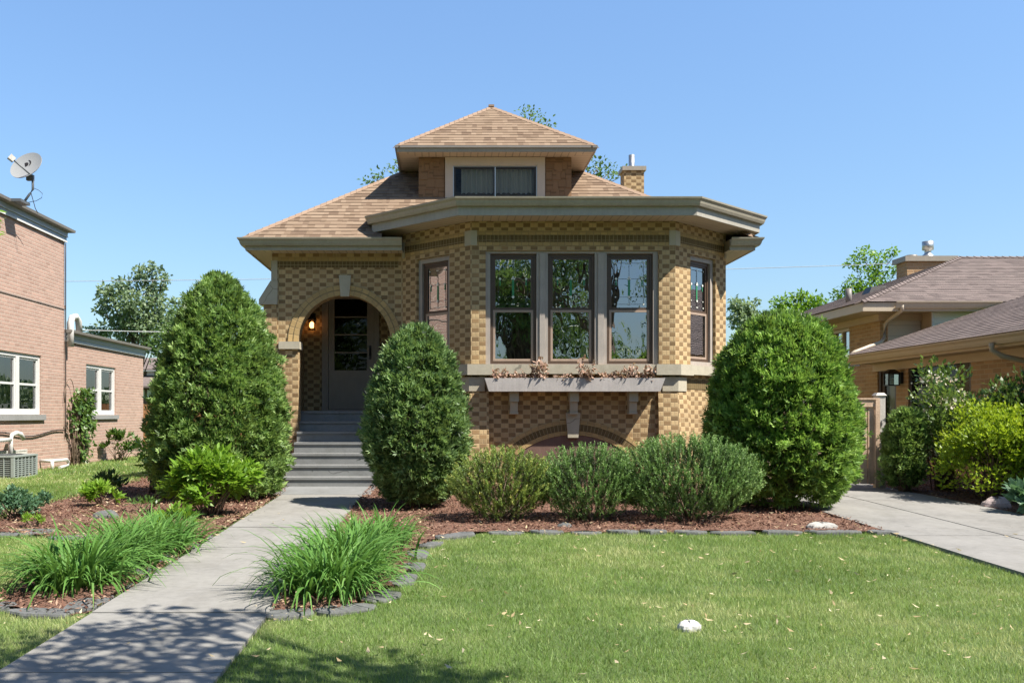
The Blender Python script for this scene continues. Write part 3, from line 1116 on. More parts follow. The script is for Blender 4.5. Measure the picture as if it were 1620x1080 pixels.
# --- front door
dr = MB()
dr.box(DX0, DX0 + .11, DY - .04, DY + .05, 1.118, 3.34)
dr.box(DX1 - .09, DX1, DY - .04, DY + .05, 1.118, 3.34)
dr.box(DX0 + .11, DX1 - .09, DY - .04, DY + .05, 3.25, 3.34)
dr.box(DX0 + .11, DX1 - .09, DY - .05, DY + .05, 1.118, 1.15)
d0, d1 = DX0 + .115, DX1 - .095
gx0, gx1, gz0, gz1 = d0 + .10, d1 - .12, 1.83, 3.07
dr.box(d0, gx0, DY + .0, DY + .045, 1.155, 3.245)
dr.box(gx1, d1, DY + .0, DY + .045, 1.155, 3.245)
dr.box(gx0, gx1, DY + .0, DY + .045, 1.155, gz0)
dr.box(gx0, gx1, DY + .0, DY + .045, gz1, 3.245)
dr.box(gx0 + .04, gx1 - .04, DY - .012, DY + .0, 1.26, 1.70)
for k in range(1, 4):
    z = gz0 + (gz1 - gz0) * k / 4
    dr.box(gx0, gx1, DY + .01, DY + .04, z - .01, z + .01)
door = dr.build('front_door', M['door'], house)
gl = MB()
gl.face([(gx0, DY + .03, gz0), (gx1, DY + .03, gz0), (gx1, DY + .03, gz1), (gx0, DY + .03, gz1)])
gl.build('pane', M['panedark'], door)
hn = MB()
hn.box(d1 - .085, d1 - .045, DY - .02, DY, 2.02, 2.26)
hn.tube([(d1 - .065, DY - .02, 2.08), (d1 - .065, DY - .06, 2.09), (d1 - .065, DY - .06, 2.2), (d1 - .065, DY - .02, 2.21)], .009, 6)
hn.build('handle', M['iron'], door)

# --- bay windows
def dh_window(o, d, n, u0, u1, z0, z1, art=True, blind=None, out=-0.085):
    """double-hung unit set back in its opening: frame, two sashes, two panes, leaded art glass on the upper one"""
    m = MB()
    frame(m, o, d, n, u0, u1, z0, z1, 0.042, out, out - 0.09)
    win = m.build('window', M['sash'], house)
    zm = z0 + (z1 - z0) * 0.50
    a, b = u0 + .044, u1 - .044
    m = MB()
    frame(m, o, d, n, a, b, zm - 0.012, z1 - .044, 0.034, out - .012, out - 0.05)
    m.build('sash', M['sash'], win)
    m = MB()
    frame(m, o, d, n, a, b, z0 + .044, zm - .014, 0.032, out - .006, out - .048)
    m.build('sash', M['sashlight'], win)
    P = lambda u, w_, z: (o[0] + d[0] * u + n[0] * w_, o[1] + d[1] * u + n[1] * w_, z)
    for e, f, w_ in ((zm + .022, z1 - .078, out - .03), (z0 + .076, zm - .046, out - .026)):
        m = MB()
        m.face([P(a + .03, w_, e), P(b - .03, w_, e), P(b - .03, w_, f), P(a + .03, w_, f)])
        m.build('pane', M['pane'], win)
    if art:
        ga, gb, g0, g1 = a + .036, b - .036, zm + .024, z1 - .08
        wd, ht = gb - ga, g1 - g0
        w_ = out - .026
        ld, gr, wh = MB(), MB(), MB()

        def rect(m, u, v, hw, hh, dw=0.003):
            uu, vv = ga + wd * u, g0 + ht * v
            m.obox(o, d, n, uu - hw, uu + hw, w_ + dw, w_ - .001, vv - hh, vv + hh)

        def dia(m, u, v, s, dw=0.005):
            uu, vv = ga + wd * u, g0 + ht * v
            m.face([P(uu, w_ + dw, vv - s), P(uu + s, w_ + dw, vv), P(uu, w_ + dw, vv + s), P(uu - s, w_ + dw, vv)])

        for u in (0.09, 0.5, 0.91):
            rect(ld, u, 0.5, 0.002, ht * 0.46, .0025)
        for v in (0.07, 0.22, 0.6, 0.93):
            rect(ld, 0.5, v, wd * 0.46, 0.002, .0022)
        rect(gr, 0.5, 0.41, 0.016, ht * 0.17)
        for u in (0.13, 0.87):
            rect(gr, u, 0.53, 0.009, ht * 0.07)
        for u, v, s in ((0.13, .6, .017), (.87, .6, .017), (.47, .6, .013), (.53, .6, .013), (.5, .635, .013), (.5, .22, .018),
                        (.11, .22, .010), (.89, .22, .010), (.09, .93, .011), (.91, .93, .011), (.47, .93, .010), (.53, .93, .010),
                        (.09, .07, .010), (.91, .07, .012), (.47, .07, .010), (.53, .07, .010)):
            dia(wh, u, v, s * 1.25, .008)
        ld.build('glass_muntin', M['lead'], win)
        gr.build('glass_pattern', M['green_glass'], win)
        wh.build('glass_dot', M['white_glass'], win)
    if blind:
        m = MB()
        k = int((z1 - z0 - .1) / 0.04)
        for i in range(k):
            z = z0 + .06 + i * 0.04
            m.face([P(a, out - .13, z), P(b, out - .13, z), P(b, out - .155, z + .018), P(a, out - .155, z + .018)])
        m.build('blind', M['blind'], win)
    return win


XO = lambda px, yy: (px - 700) / F * yy - 0.415
yw = 14.47
for p0, p1 in ((775.5, 848.5), (866.5, 940.5), (959.5, 1032.5)):
    dh_window(BW[1], FD, FN, XO(p0, yw), XO(p1, yw), WZ0 + .012, WZ1 - .035)
cs = MB()
es = [front_hole[0], XO(775.5, yw), XO(848.5, yw), XO(866.5, yw), XO(940.5, yw), XO(959.5, yw), XO(1032.5, yw), front_hole[1]]
for a, b in ((0, 1), (2, 3), (4, 5), (6, 7)):
    cs.mark()
    cs.obox(BW[1], FD, FN, es[a], es[b] - .001, -.04, -.2, WZ0, WZ1 - .034)
    if b - a == 1 and a in (2, 4):
        cs.obox(BW[1], FD, FN, es[a] + .045, es[b] - .045, -.02, -.04, WZ0, WZ1 - .034)
cs.mark()
cs.obox(BW[1], FD, FN, es[0], es[7], -.035, -.2, WZ1 - .033, WZ1 - .001)
cs.mark()
cs.obox(BW[1], FD, FN, es[0], es[7], -.045, -.2, WZ0 - .002, WZ0 + .011)
cs.each('window_casing', M['casing'], house)
for (o, d, n), H, bl in (((BW[0], LD, LN), LH, False), ((BW[2], RD, RN), RH, True)):
    c = MB()
    frame(c, o, d, n, H[0] + .001, H[1] - .001, H[2] + .001, H[3] - .001, 0.07, -.05, -.2)
    c.build('window_casing', M['casing'], house)
    dh_window(o, d, n, H[0] + .072, H[1] - .072, H[2] + .072, H[3] - .072, True, bl)

# --- bay eaves: soffit, fascia, gutter along one polyline
BE = [(-0.625, 16.5), *BW, (4.44, 16.5)]
m = MB()
sweep(m, BE, [(-0.1, ZS + .002), (0.452, ZS + .004)], False, False)
m.build('bay_soffit', M['soffit'], house)
m = MB()
sweep(m, BE, [(0.445, ZS - .006), (0.468, ZS - .006), (0.468, 4.105), (0.445, 4.105)])
m.build('bay_fascia', M['fascia'], house)
GUT = lambda o, z: [(o + .003, z - .118), (o + .055, z - .118), (o + .072, z - .085), (o + .082, z - .05), (o + .106, z - .022), (o + .110, z), (o + .098, z), (o + .095, z - .016),
                    (o + .07, z - .046), (o + .06, z - .09), (o + .045, z - .108), (o + .003, z - .108)]
m = MB()
sweep(m, BE, GUT(0.468, 4.117))
m.build('bay_gutter', M['gutter'], house)
m = MB()
ee = offset_line(BE, 0.50)
zt = lambda x, y_: 4.10 + 0.17 * (y_ - 13.9)
# low roof of the bay: eave ring rising to a line against the main roof
TOP = [(0.0, 16.4), (0.5, 16.4), (0.9, 16.4), (2.9, 16.4), (3.4, 16.4), (3.8, 16.4)]
inner = [(-0.3, 16.6, 4.42), (-0.3, 16.6, 4.42), (0.6, 16.6, 4.56), (3.2, 16.6, 4.56), (4.1, 16.6, 4.42), (4.1, 16.6, 4.42)]
for i in range(5):
    a, b = (*ee[i], 4.105), (*ee[i + 1], 4.105)
    m.face([a, b, inner[i + 1], inner[i]] if inner[i] != inner[i + 1] else [a, b, inner[i]])
m.build('bay_roof', M['roof'], house)

# --- main eaves
ZM = 3.58
for nm, line in (('left', [(-2.67, 24.0), (-2.67, 15.45), (-0.62, 15.45)]), ('right', [(4.40, 15.45), (4.44, 15.45), (4.44, 24.0)])):
    m = MB()
    sweep(m, line, [(-0.05, ZM + .002), (0.335, ZM + .004)], False, False)
    m.build('soffit', M['soffit'], house)
    m = MB()
    sweep(m, line, [(0.33, ZM - .006), (0.35, ZM - .006), (0.35, 3.742), (0.33, 3.742)])
    m.build('fascia', M['fascia'], house)
    m = MB()
    sweep(m, line, GUT(0.35, 3.755))
    m.build('gutter', M['gutter'], house)

m = MB()
m.box(4.402, 4.775, 15.115, 15.44, 3.584, 3.74)
m.build('eave_return', M['fascia'], house)

# --- main hipped roof
ex0, ex1, ey0, ey1, ez = -3.09, 4.86, 15.03, 24.4, 3.745
PITCH = 0.67
cx = (ex0 + ex1) / 2
hw = (ex1 - ex0) / 2
rz = ez + PITCH * hw
ry0, ry1 = ey0 + hw, ey1 - hw
m = MB()
A, B, C, D = (ex0, ey0, ez), (ex1, ey0, ez), (ex1, ey1, ez), (ex0, ey1, ez)
E, G = (cx, ry0, rz), (cx, ry1, rz)
k10, k20 = 10 * .13 * math.cos(math.atan(PITCH)), 20 * .13 * math.cos(math.atan(PITCH))
fp = lambda x, u: (x, ey0 + u, ez + PITCH * u)
xl, xr = ex0 + k20, ex1 - k20
roof_plane(m, A, fp(xl, 0), fp(xl, k20), fp(xl, k20))
k4 = 4 * .13 * math.cos(math.atan(PITCH))
roof_plane(m, fp(xl, k4), fp(ex1 - k4, k4), fp(xl, k20), fp(xr, k20))
roof_plane(m, fp(xl, k20), fp(xr, k20), E, E)
roof_plane(m, B, C, E, G)
roof_plane(m, C, D, G, G)
roof_plane(m, D, A, G, E)
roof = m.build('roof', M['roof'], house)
m = MB()
nf, ns = Vector((0, -1, -PITCH)).normalized(), Vector((-1, 0, -PITCH)).normalized()
nr = Vector((1, 0, -PITCH)).normalized()
hip_caps(m, Vector(A).lerp(Vector(E), .03), E, .14, .02, .14, (nf, ns))
hip_caps(m, Vector(B).lerp(Vector(E), .03), E, .14, .02, .14, (nf, nr))
m.build('hip_cap', M['ridge'], roof)

# --- chimney
cm = MB()
cX, cY = 4.02, 20.9
cm.box(cX - .21, cX + .21, cY - .21, cY + .21, 3.9, 6.17)
ch = cm.build('chimney', M['brick'], house)
cm = MB()
cm.box(cX - .25, cX + .25, cY - .25, cY + .25, 6.172, 6.26)
cm.build('chimney_cap', M['trim'], ch)
cm = MB()
cm.lathe((cX - .01, cY, 6.25), [(0.065, 0), (0.065, 0.3), (0.058, 0.3), (0.058, 0.02)], 16)
cm.build('flue_pipe', M['galv'], ch)

# --- dormer
vx, vy, vh, vo = 0.875, 16.42, 1.262, 0.36
dz0, dz1 = 4.2, 5.34
m = MB()
dw0, dw1, dwz0, dwz1 = vx - 0.70, vx + 0.70, 4.66, 5.20
holes_wall(m, (vx - vh, vy), FD, FN, 0, 2 * vh, dz0, dz1, [(vh - .70, vh + .70, dwz0, dwz1)], .12, False)
for sx in (-1, 1):
    x = vx + sx * vh
    pts = [(x, 19.3, dz0), (x, vy, dz0), (x, vy, dz1), (x, 19.3, dz1)]
    m.face(pts if sx < 0 else pts[::-1])
dorm = m.build('dormer', M['cladding'], house)
# individual butts of the wall shingles standing proud
m = MB()
rr = random.Random(5)
for sx in (-1, 1):
    m.mark()
    xa, xb = (vx - vh - .012, vx - .845) if sx < 0 else (vx + .845, vx + vh + .012)
    z = 4.50
    row = 0
    while z < 5.30:
        x = xa
        while x < xb - .02:
            wd = rr.uniform(.07, .16)
            x2 = min(xb, x + wd)
            if xb - x2 < .03:
                x2 = xb
            zz = z + rr.uniform(-.025, .025)
            p = rr.uniform(.012, .022)
            m.hexa([(x + .002, vy - p, zz), (x2 - .002, vy - p, zz), (x2 - .002, vy, zz), (x + .002, vy, zz)],
                   [(x + .002, vy - .004, min(5.335, z + .19)), (x2 - .002, vy - .004, min(5.335, z + .19)), (x2 - .002, vy, min(5.335, z + .19)), (x + .002, vy, min(5.335, z + .19))])
            x = x2
        z += .155
m.each('wall_shingles', M['cladding'], dorm)
m = MB()
for a, b, e, f in ((vx - .83, vx - .70, 4.5, 5.335), (vx + .70, vx + .83, 4.5, 5.335), (vx - .70, vx + .70, 5.20, 5.335), (vx - .70, vx + .70, 4.5, 4.66)):
    m.mark()
    m.box(a, b, vy - .035, vy + .03, e, f)
m.each('dormer_casing', M['beigecase'], dorm)
m = MB()
oD = (0, vy)
frame(m, oD, FD, FN, dw0, dw1, dwz0, dwz1, .014, -.0, -.06)
m.build('window_edge', M['alu'], dorm)
m = MB()
frame(m, oD, FD, FN, dw0 + .015, dw1 - .015, dwz0 + .015, dwz1 - .015, .03, -.02, -.06)
m.obox(oD, FD, FN, vx - .025, vx - .005, -.02, -.06, dwz0 + .045, dwz1 - .045)
m.build('window_frame', M['dark'], dorm)
m = MB()
m.obox(oD, FD, FN, vx - .004, vx + .012, -.012, -.05, dwz0 + .02, dwz1 - .02)
m.build('meeting_rail', M['alu'], dorm)
m = MB()
m.face([(dw0 + .04, vy + .04, dwz0 + .04), (dw1 - .04, vy + .04, dwz0 + .04), (dw1 - .04, vy + .04, dwz1 - .04), (dw0 + .04, vy + .04, dwz1 - .04)])
m.build('dormer_pane', M['panedark'], dorm)
m = MB()
k = 60
for i in range(k):
    a, b = dw0 + .14 + i * (1.22 / k), dw0 + .14 + (i + 1) * (1.22 / k)
    f = lambda t: vy + .13 + .02 * math.sin(t * 75) + .008 * math.sin(t * 31)
    m.face([(a, f(a), dwz0), (b, f(b), dwz0), (b, f(b), dwz1), (a, f(a), dwz1)], [(a, 0), (b, 0), (b, .5), (a, .5)], True)
m.build('curtain', M['curtain'], dorm)
m = MB()
m.face([(vx - 1.2, vy + 1.4, 4.2), (vx + 1.2, vy + 1.4, 4.2), (vx + 1.2, vy + 1.4, 5.4), (vx - 1.2, vy + 1.4, 5.4)])
m.build('dormer_lining', M['room'], dorm)
DEV = [(vx - vh, 19.6), (vx - vh, vy), (vx + vh, vy), (vx + vh, 19.6)]
m = MB()
sweep(m, DEV, [(-.06, dz1 + .002), (vo - .015, dz1 + .004)], False, False)
m.build('dormer_soffit', M['soffit'], dorm)
m = MB()
sweep(m, DEV, [(vo - .02, dz1 - .006), (vo, dz1 - .006), (vo, dz1 + .085), (vo - .02, dz1 + .085)])
m.build('dormer_fascia', M['trim'], dorm)
m = MB()
sweep(m, DEV, [(vo + .001, dz1 + .058), (vo + .03, dz1 + .058), (vo + .03, dz1 + .09), (vo + .001, dz1 + .09)])
m.build('drip_edge', M['coping'], dorm)
m = MB()
hx = vh + vo + .02
dy0 = vy - vo - .02
a, b = (vx - hx, dy0, dz1 + .09), (vx + hx, dy0, dz1 + .09)
DP = 0.695
e, g = (vx, dy0 + hx, dz1 + .09 + DP * hx), (vx, 20.5, dz1 + .09 + DP * hx)
roof_plane(m, a, b, e, e, .125)
roof_plane(m, b, (vx + hx, 20.5, dz1 + .09), e, g, .125)
roof_plane(m, (vx - hx, 20.5, dz1 + .09), a, g, e, .125)
m.face([a, (vx - hx, 20.5, dz1 + .085), (vx + hx, 20.5, dz1 + .085), b])
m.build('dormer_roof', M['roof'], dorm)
m = MB()
nf, ns, nr = Vector((0, -1, -DP)).normalized(), Vector((-1, 0, -DP)).normalized(), Vector((1, 0, -DP)).normalized()
hip_caps(m, Vector(a).lerp(Vector(e), .04), e, .13, .02, .13, (nf, ns))
hip_caps(m, Vector(b).lerp(Vector(e), .04), e, .13, .02, .13, (nf, nr))
m.box(vx - .05, vx + .05, dy0 + hx - .06, dy0 + hx + .3, e[2] - .01, e[2] + .025)
m.build('dormer_hip_cap', M['ridge'], dorm)

# --- planter brackets (they are built into the wall)
for x in (1.035, 1.90, 2.755):
    m = MB()
    m.box(x - .065, x + .065, 14.20, 14.4, 1.245, 1.388)
    m.hexa([(x - .055, 14.26, 1.10), (x + .055, 14.26, 1.10), (x + .055, 14.4, 1.10), (x - .055, 14.4, 1.10)],
           [(x - .055, 14.235, 1.243), (x + .055, 14.235, 1.243), (x + .055, 14.4, 1.243), (x - .055, 14.4, 1.243)])
    m.box(x - .062, x + .062, 14.25, 14.4, 1.068, 1.098)
    m.build('bracket', M['stone'], house)

# ---------------------------------------------------------------- steps, lamp, planter
steps = thing('front_steps', (-1.6, 14.6, 0), 'flight of grey concrete steps climbing into the arched porch', 'steps')
for k in range(7):
    y0 = 14.18 + 0.285 * k
    x0, x1 = (-2.30, -0.80) if k < 2 else (AX - AR + .002, AX + AR - .002)
    m = MB()
    z1 = 0.159 * (k + 1)
    m.box(x0, x1, y0, y0 + (0.6 if k < 6 else .05), 0.159 * k - (.02 if k == 0 else -.001), z1 - .035)
    m.box(x0, x1, y0 - .018, y0 + (0.6 if k < 6 else .05), z1 - .034, z1)
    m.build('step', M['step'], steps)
m = MB()
m.mark()
m.box(AX - AR - .24, AX - AR - .002, 14.95, 15.448, -.05, 0.30)
m.mark()
m.box(AX + AR + .002, AX + AR + .24, 14.95, 15.448, -.05, 0.30)
m.each('cheek_wall', M['brick'], steps)

lamp = thing('wall_lamp', (-2.26, DY, 2.45), 'small lit amber lantern on the chequered wall beside the front door', 'wall lamp')
lx, ly, lz = -2.26, DY - .14, 2.62
m = MB()
m.box(lx - .05, lx + .05, DY - .02, DY - .001, lz + .02, lz + .2)
m.tube([(lx, DY - .02, lz + .16), (lx, DY - .08, lz + .2), (lx, ly, lz + .19), (lx, ly, lz + .14)], .01, 6)
m.build('lamp_arm', M['iron'], lamp)
m = MB()
m.lathe((lx, ly, lz), [(0.0, .15), (.03, .14), (.085, .085), (.09, .075), (.0, .08)], 12)
for k in range(4):
    a = R(45 + 90 * k)
    m.tube([(lx + .07 * math.cos(a), ly + .07 * math.sin(a), lz + .08), (lx + .06 * math.cos(a), ly + .06 * math.sin(a), lz - .09)], .006, 5)
m.lathe((lx, ly, lz), [(0.0, -.1), (.065, -.1), (.065, -.088), (0, -.088)], 12)
m.build('lamp_cage', M['iron'], lamp)
n = N('lit amber bulb')
n.set((1, .6, .25), .4)
n.b.inputs['Emission Color'].default_value = (1, .42, .12, 1)
n.b.inputs['Emission Strength'].default_value = 3.5
m = MB()
m.lathe((lx, ly, lz), [(0.0, -.07), (.03, -.06), (.042, -.02), (.03, .03), (.0, .05)], 12)
m.build('bulb', n.m, lamp)

pl = thing('window_box', (1.9, 14.25, 1.39), 'long grey wooden window box on stone brackets below the bay windows', 'planter')
m = MB()
px0, px1, bx0, bx1 = 0.605, 3.185, 0.665, 3.115
py0, py1 = 14.09, 14.38


def board(p):
    m.hexa(p[:4], p[4:])


m.hexa([(bx0, py0 + .006, 1.392), (bx1, py0 + .006, 1.392), (bx1, py0 + .026, 1.392), (bx0, py0 + .026, 1.392)],
       [(px0, py0, 1.583), (px1, py0, 1.583), (px1, py0 + .02, 1.583), (px0, py0 + .02, 1.583)])
m.hexa([(bx0, py0 + .027, 1.392), (bx0 + .02, py0 + .027, 1.392), (bx0 + .02, py1, 1.392), (bx0, py1, 1.392)],
       [(px0, py0 + .021, 1.583), (px0 + .02, py0 + .021, 1.583), (px0 + .02, py1, 1.583), (px0, py1, 1.583)])
m.hexa([(bx1 - .02, py0 + .027, 1.392), (bx1, py0 + .027, 1.392), (bx1, py1, 1.392), (bx1 - .02, py1, 1.392)],
       [(px1 - .02, py0 + .021, 1.583), (px1, py0 + .021, 1.583), (px1, py1, 1.583), (px1 - .02, py1, 1.583)])
m.box(bx0 + .021, bx1 - .021, py0 + .072, py1, 1.392, 1.41)
m.box(bx0 + .021, bx1 - .021, py1 - .02, py1, 1.411, 1.58)
m.build('box_boards', M['box'], pl)
m = MB()
m.box(bx0 + .022, bx1 - .022, py0 + .073, py1 - .021, 1.412, 1.545)
m.build('soil', M['soil'], pl)

rng = np.random.default_rng(11)
dried_at = [(0.83, .22, 'dried brown plant at the left end of the window box'), (1.12, .16, 'low dried plant next to the leftmost one in the window box'),
            (1.37, .34, 'tall dried bushy plant left of centre in the window box'), (1.73, .12, 'sparse low dried stalks at the middle of the window box'),
            (2.05, .36, 'tall thin dried plant right of centre in the window box'), (2.42, .17, 'short dried plant between the tall one and the right end'),
            (2.66, .26, 'dried plant with many curled leaves right of the last bracket'), (2.90, .25, 'dried brown plant at the right end of the window box')]
for x, h, lab in dried_at:
    t = thing('dried_plant', (x, 14.24, 1.545), lab, 'dead plant', 'dried plants in the window box')
    m = MB()
    P, A = [], []
    for k in range(7):
        b = np.array([x + rng.uniform(-.12, .12), 14.17 + rng.uniform(-.05, .05), 1.54])
        d = norm(np.array([rng.uniform(-.5, .5), rng.uniform(-.7, .1), 1.0]))
        hh = h * rng.uniform(.5, 1.1)
        pts = [b + d * hh * s + np.array([.03 * math.sin(s * 3 + k), 0, 0]) for s in (0, .35, .7, 1)]
        m.tube(pts, [.004, .0035, .003, .002], 4)
        for j in range(int(6 + 55 * h)):
            s = rng.uniform(.1, 1)
            P.append(b + d * hh * s + np.array([.03 * math.sin(s * 3 + k), 0, 0]) + rng.normal(0, .012, 3))
            A.append(norm(rng.normal(0, 1, 3) + np.array([0, -.3, -.5])))
    m.build('stalk', M['twig'], t)
    P, A = np.array(P), np.array(A)
    S = norm(np.cross(A, rng.normal(0, 1, A.shape)))
    L = rng.uniform(.035, .075, len(P))
    V = leaves(P, A, S, L, L * .6, .45, .35)
    np_mesh('dead_leaves', V, 4, M['deadleaf'], np.repeat(rng.uniform(0, 1, len(P)), 4), t)

# ================================================================ LEFT NEIGHBOUR: pink brick, flat roofs
lh = thing('pink_brick_house', (-8.5, 19, 0), 'pink brick neighbour house with flat roofs and white windows behind a condenser', 'house')
LX = -7.74
GD, GN = (0, 1), (1, 0)
MW = (6.05, 8.02, 1.06, 2.19)       # window opening along the main block (u from Y=11)
WW = (1.30, 3.25, 1.05, 2.16)      # along the wing (u from Y=20.2)
wl = MB()
holes_wall(wl, (LX, 11), GD, GN, 0, 9.2, -.1, 4.62, [MW], .2, False)
wl.face([(LX, 20.2, -.1), (-16, 20.2, -.1), (-16, 20.2, 4.62), (LX, 20.2, 4.62)])
wl.face([(-16, 11, -.1), (LX, 11, -.1), (LX, 11, 4.62), (-16, 11, 4.62)])
wl.obox((LX, 11), GD, GN, 0, 9.2, .012, -.01, 3.22, 3.285)
holes_wall(wl, (LX - .03, 20.2), GD, GN, 0, 5.4, -.1, 2.62, [WW], .2, False)
wl.face([(LX - .03, 25.6, -.1), (-16, 25.6, -.1), (-16, 25.6, 2.62), (LX - .03, 25.6, 2.62)])
wl.build('wall', M['pink_brick'], lh)
m = MB()
m.obox((LX, 11), GD, GN, 0, 9.21, .018, .0122, 3.205, 3.218)
m.build('ledge_joint', M['coping'], lh)
for nm, line, z in (('c', [(LX, 11), (LX, 20.2), (-12, 20.2)], 4.60), ('w', [(LX - .03, 20.21), (LX - .03, 25.6), (-12, 25.6)], 2.58)):
    h = .2 if nm == 'c' else .17
    m = MB()
    sweep(m, line, [(-.02, z), (.03, z), (.03, z + h * .45), (.045, z + h * .45), (.05, z + h), (-.02, z + h)])
    m.build('cornice', M['cornice'], lh)
    m = MB()
    m.mark()
    sweep(m, line, [(.03, z - .02), (.042, z - .02), (.042, z + .015), (.03, z + .015)])
    m.mark()
    sweep(m, line, [(.046, z + h * .43), (.056, z + h * .43), (.056, z + h * .5), (.046, z + h * .5)])
    m.each('cornice_trim', M['white'], lh)
    m = MB()
    sweep(m, line, [(-.1, z + h + .002), (.05, z + h - .02), (.16, z + h - .002), (.17, z + h + .045), (.155, z + h + .05), (-.1, z + h + .055)])
    m.build('coping', M['coping'], lh)
m = MB()
m.mark()
m.face([(LX - .05, 11, 4.78), (LX - .05, 20.15, 4.78), (-16, 20.15, 4.78), (-16, 11, 4.78)])
m.mark()
m.face([(LX - .05, 20.3, 2.74), (LX - .05, 25.5, 2.74), (-16, 25.5, 2.74), (-16, 20.3, 2.74)])
m.each('roof', M['asphalt'], lh)


def white_window(o, u0, u1, z0, z1, curtain, cz):
    m = MB()
    frame(m, o, GD, GN, u0, u1, z0 + .001, z1, .07, -.03, -.12)
    um = (u0 + u1) / 2
    m.obox(o, GD, GN, um - .07, um + .07, -.03, -.12, z0 + .071, z1 - .07)
    win = m.build('window', M['white'], lh)
    for a, b in ((u0 + .071, um - .071), (um + .071, u1 - .071)):
        m = MB()
        zm = (z0 + z1) / 2
        frame(m, o, GD, GN, a, b, z0 + .072, z1 - .071, .035, -.05, -.1)
        m.obox(o, GD, GN, a + .035, b - .035, -.05, -.1, zm - .02, zm + .02)
        m.build('sash', M['white'], win)
        P = lambda u, w_, z: (o[0] + GN[0] * w_, o[1] + u, z)
        m = MB()
        m.face([P(a + .03, -.08, z0 + .1), P(b - .03, -.08, z0 + .1), P(b - .03, -.08, z1 - .1), P(a + .03, -.08, z1 - .1)])
        m.build('pane', M['paneclear'], win)
        m = MB()
        k = 24
        for i in range(k):
            s, t = a + (b - a) * i / k, a + (b - a) * (i + 1) / k
            f = lambda q: -.24 - .025 * math.sin(q * 48)
            sc = .05 * math.sin(s * 20)
            m.face([P(s, f(s), cz), P(t, f(t), cz), P(t, f(t), z1), P(s, f(s), z1)], [(s, 0), (t, 0), (t, 1), (s, 1)], True)
        m.build('curtain', curtain, win)
    return win


white_window((LX, 11), MW[0] + .001, MW[1] - .001, MW[2], MW[3], M['greencurtain'], 1.32)
white_window((LX - .03, 20.2), WW[0] + .001, WW[1] - .001, WW[2], WW[3], M['greencurtain'], 1.62)
m = MB()
m.mark()
m.obox((LX, 11), GD, GN, MW[0] - .08, MW[1] + .12, .05, -.1, .955, 1.058)
m.mark()
m.obox((LX - .03, 20.2), GD, GN, WW[0] - .08, WW[1] + .1, .05, -.1, .955, 1.048)
m.each('window_sill', M['greysill'], lh)
m = MB()
m.box(-9.2, LX - .6, 14.5, 19.6, .9, .95)
for y0, y1 in ((15, 19.6), (21, 24)):
    m.face([(-8.6, y0, .8), (-8.6, y1, .8), (-8.6, y1, 2.5), (-8.6, y0, 2.5)])
m.build('room_lining', M['room'], lh)
m = MB()
frame(m, (LX, 11), GD, GN, 6.2, 7.35, .23, .42, .03, .015, -.005)
m.obox((LX, 11), GD, GN, 6.23, 7.32, .008, -.002, .26, .39)
m.build('basement_window', M['greywood'], lh)

# condenser
ac = thing('air_conditioner', (-7.3, 16.6, 0), 'grey green air conditioner condenser on the grass beside the pink brick wall', 'air conditioner')
x0, x1, y0, y1, zt_ = -7.69, -7.0, 16.1, 17.05, .385
m = MB()
m.box(x0 + .03, x1 - .03, y0 + .03, y1 - .03, .03, zt_ - .03)
m.build('coil', M['acdark'], ac)
m = MB()
for (a, b) in ((x0, y0), (x1 - .05, y0), (x0, y1 - .05), (x1 - .05, y1 - .05)):
    m.box(a, a + .05, b, b + .05, .02, zt_ - .028)
m.box(x0, x1, y0, y1, 0, .03)
for k in range(1, 6):
    yy = y0 + .05 + (y1 - y0 - .1) * k / 6
    m.box(x1 - .03, x1 - .004, yy - .008, yy + .008, .031, zt_ - .029)
for k in range(1, 5):
    xx = x0 + .05 + (x1 - x0 - .1) * k / 5
    m.box(xx - .008, xx + .008, y0 + .004, y0 + .03, .031, zt_ - .029)
m.build('cabinet', M['acgrey'], ac)
m = MB()
for k in range(9):
    z = .06 + k * .034
    m.box(x1 - .029, x1 - .012, y0 + .052, y1 - .052, z, z + .012)
    m.box(x0 + .052, x1 - .052, y0 + .012, y0 + .029, z, z + .012)
m.build('louvre_panel', M['acgrey'], ac)
m = MB()
frame_z = zt_
m.box(x0 - .004, x1 + .004, y0 - .004, y0 + .12, zt_ - .027, zt_)
m.box(x0 - .004, x1 + .004, y1 - .12, y1 + .004, zt_ - .027, zt_)
m.box(x0 - .004, x0 + .1, y0 + .12, y1 - .12, zt_ - .027, zt_)
m.box(x1 - .1, x1 + .004, y0 + .12, y1 - .12, zt_ - .027, zt_)
m.build('top_panel', M['acgrey'], ac)
m = MB()
cxa, cya = (x0 + x1) / 2, (y0 + y1) / 2
for r in (.08, .14, .2, .26):
    m.tube([(cxa + r * math.cos(t * math.pi / 12), cya + r * 1.2 * math.sin(t * math.pi / 12), zt_ + .006) for t in range(25)], .005, 5, False)
m.build('fan_grille', M['acdark'], ac)

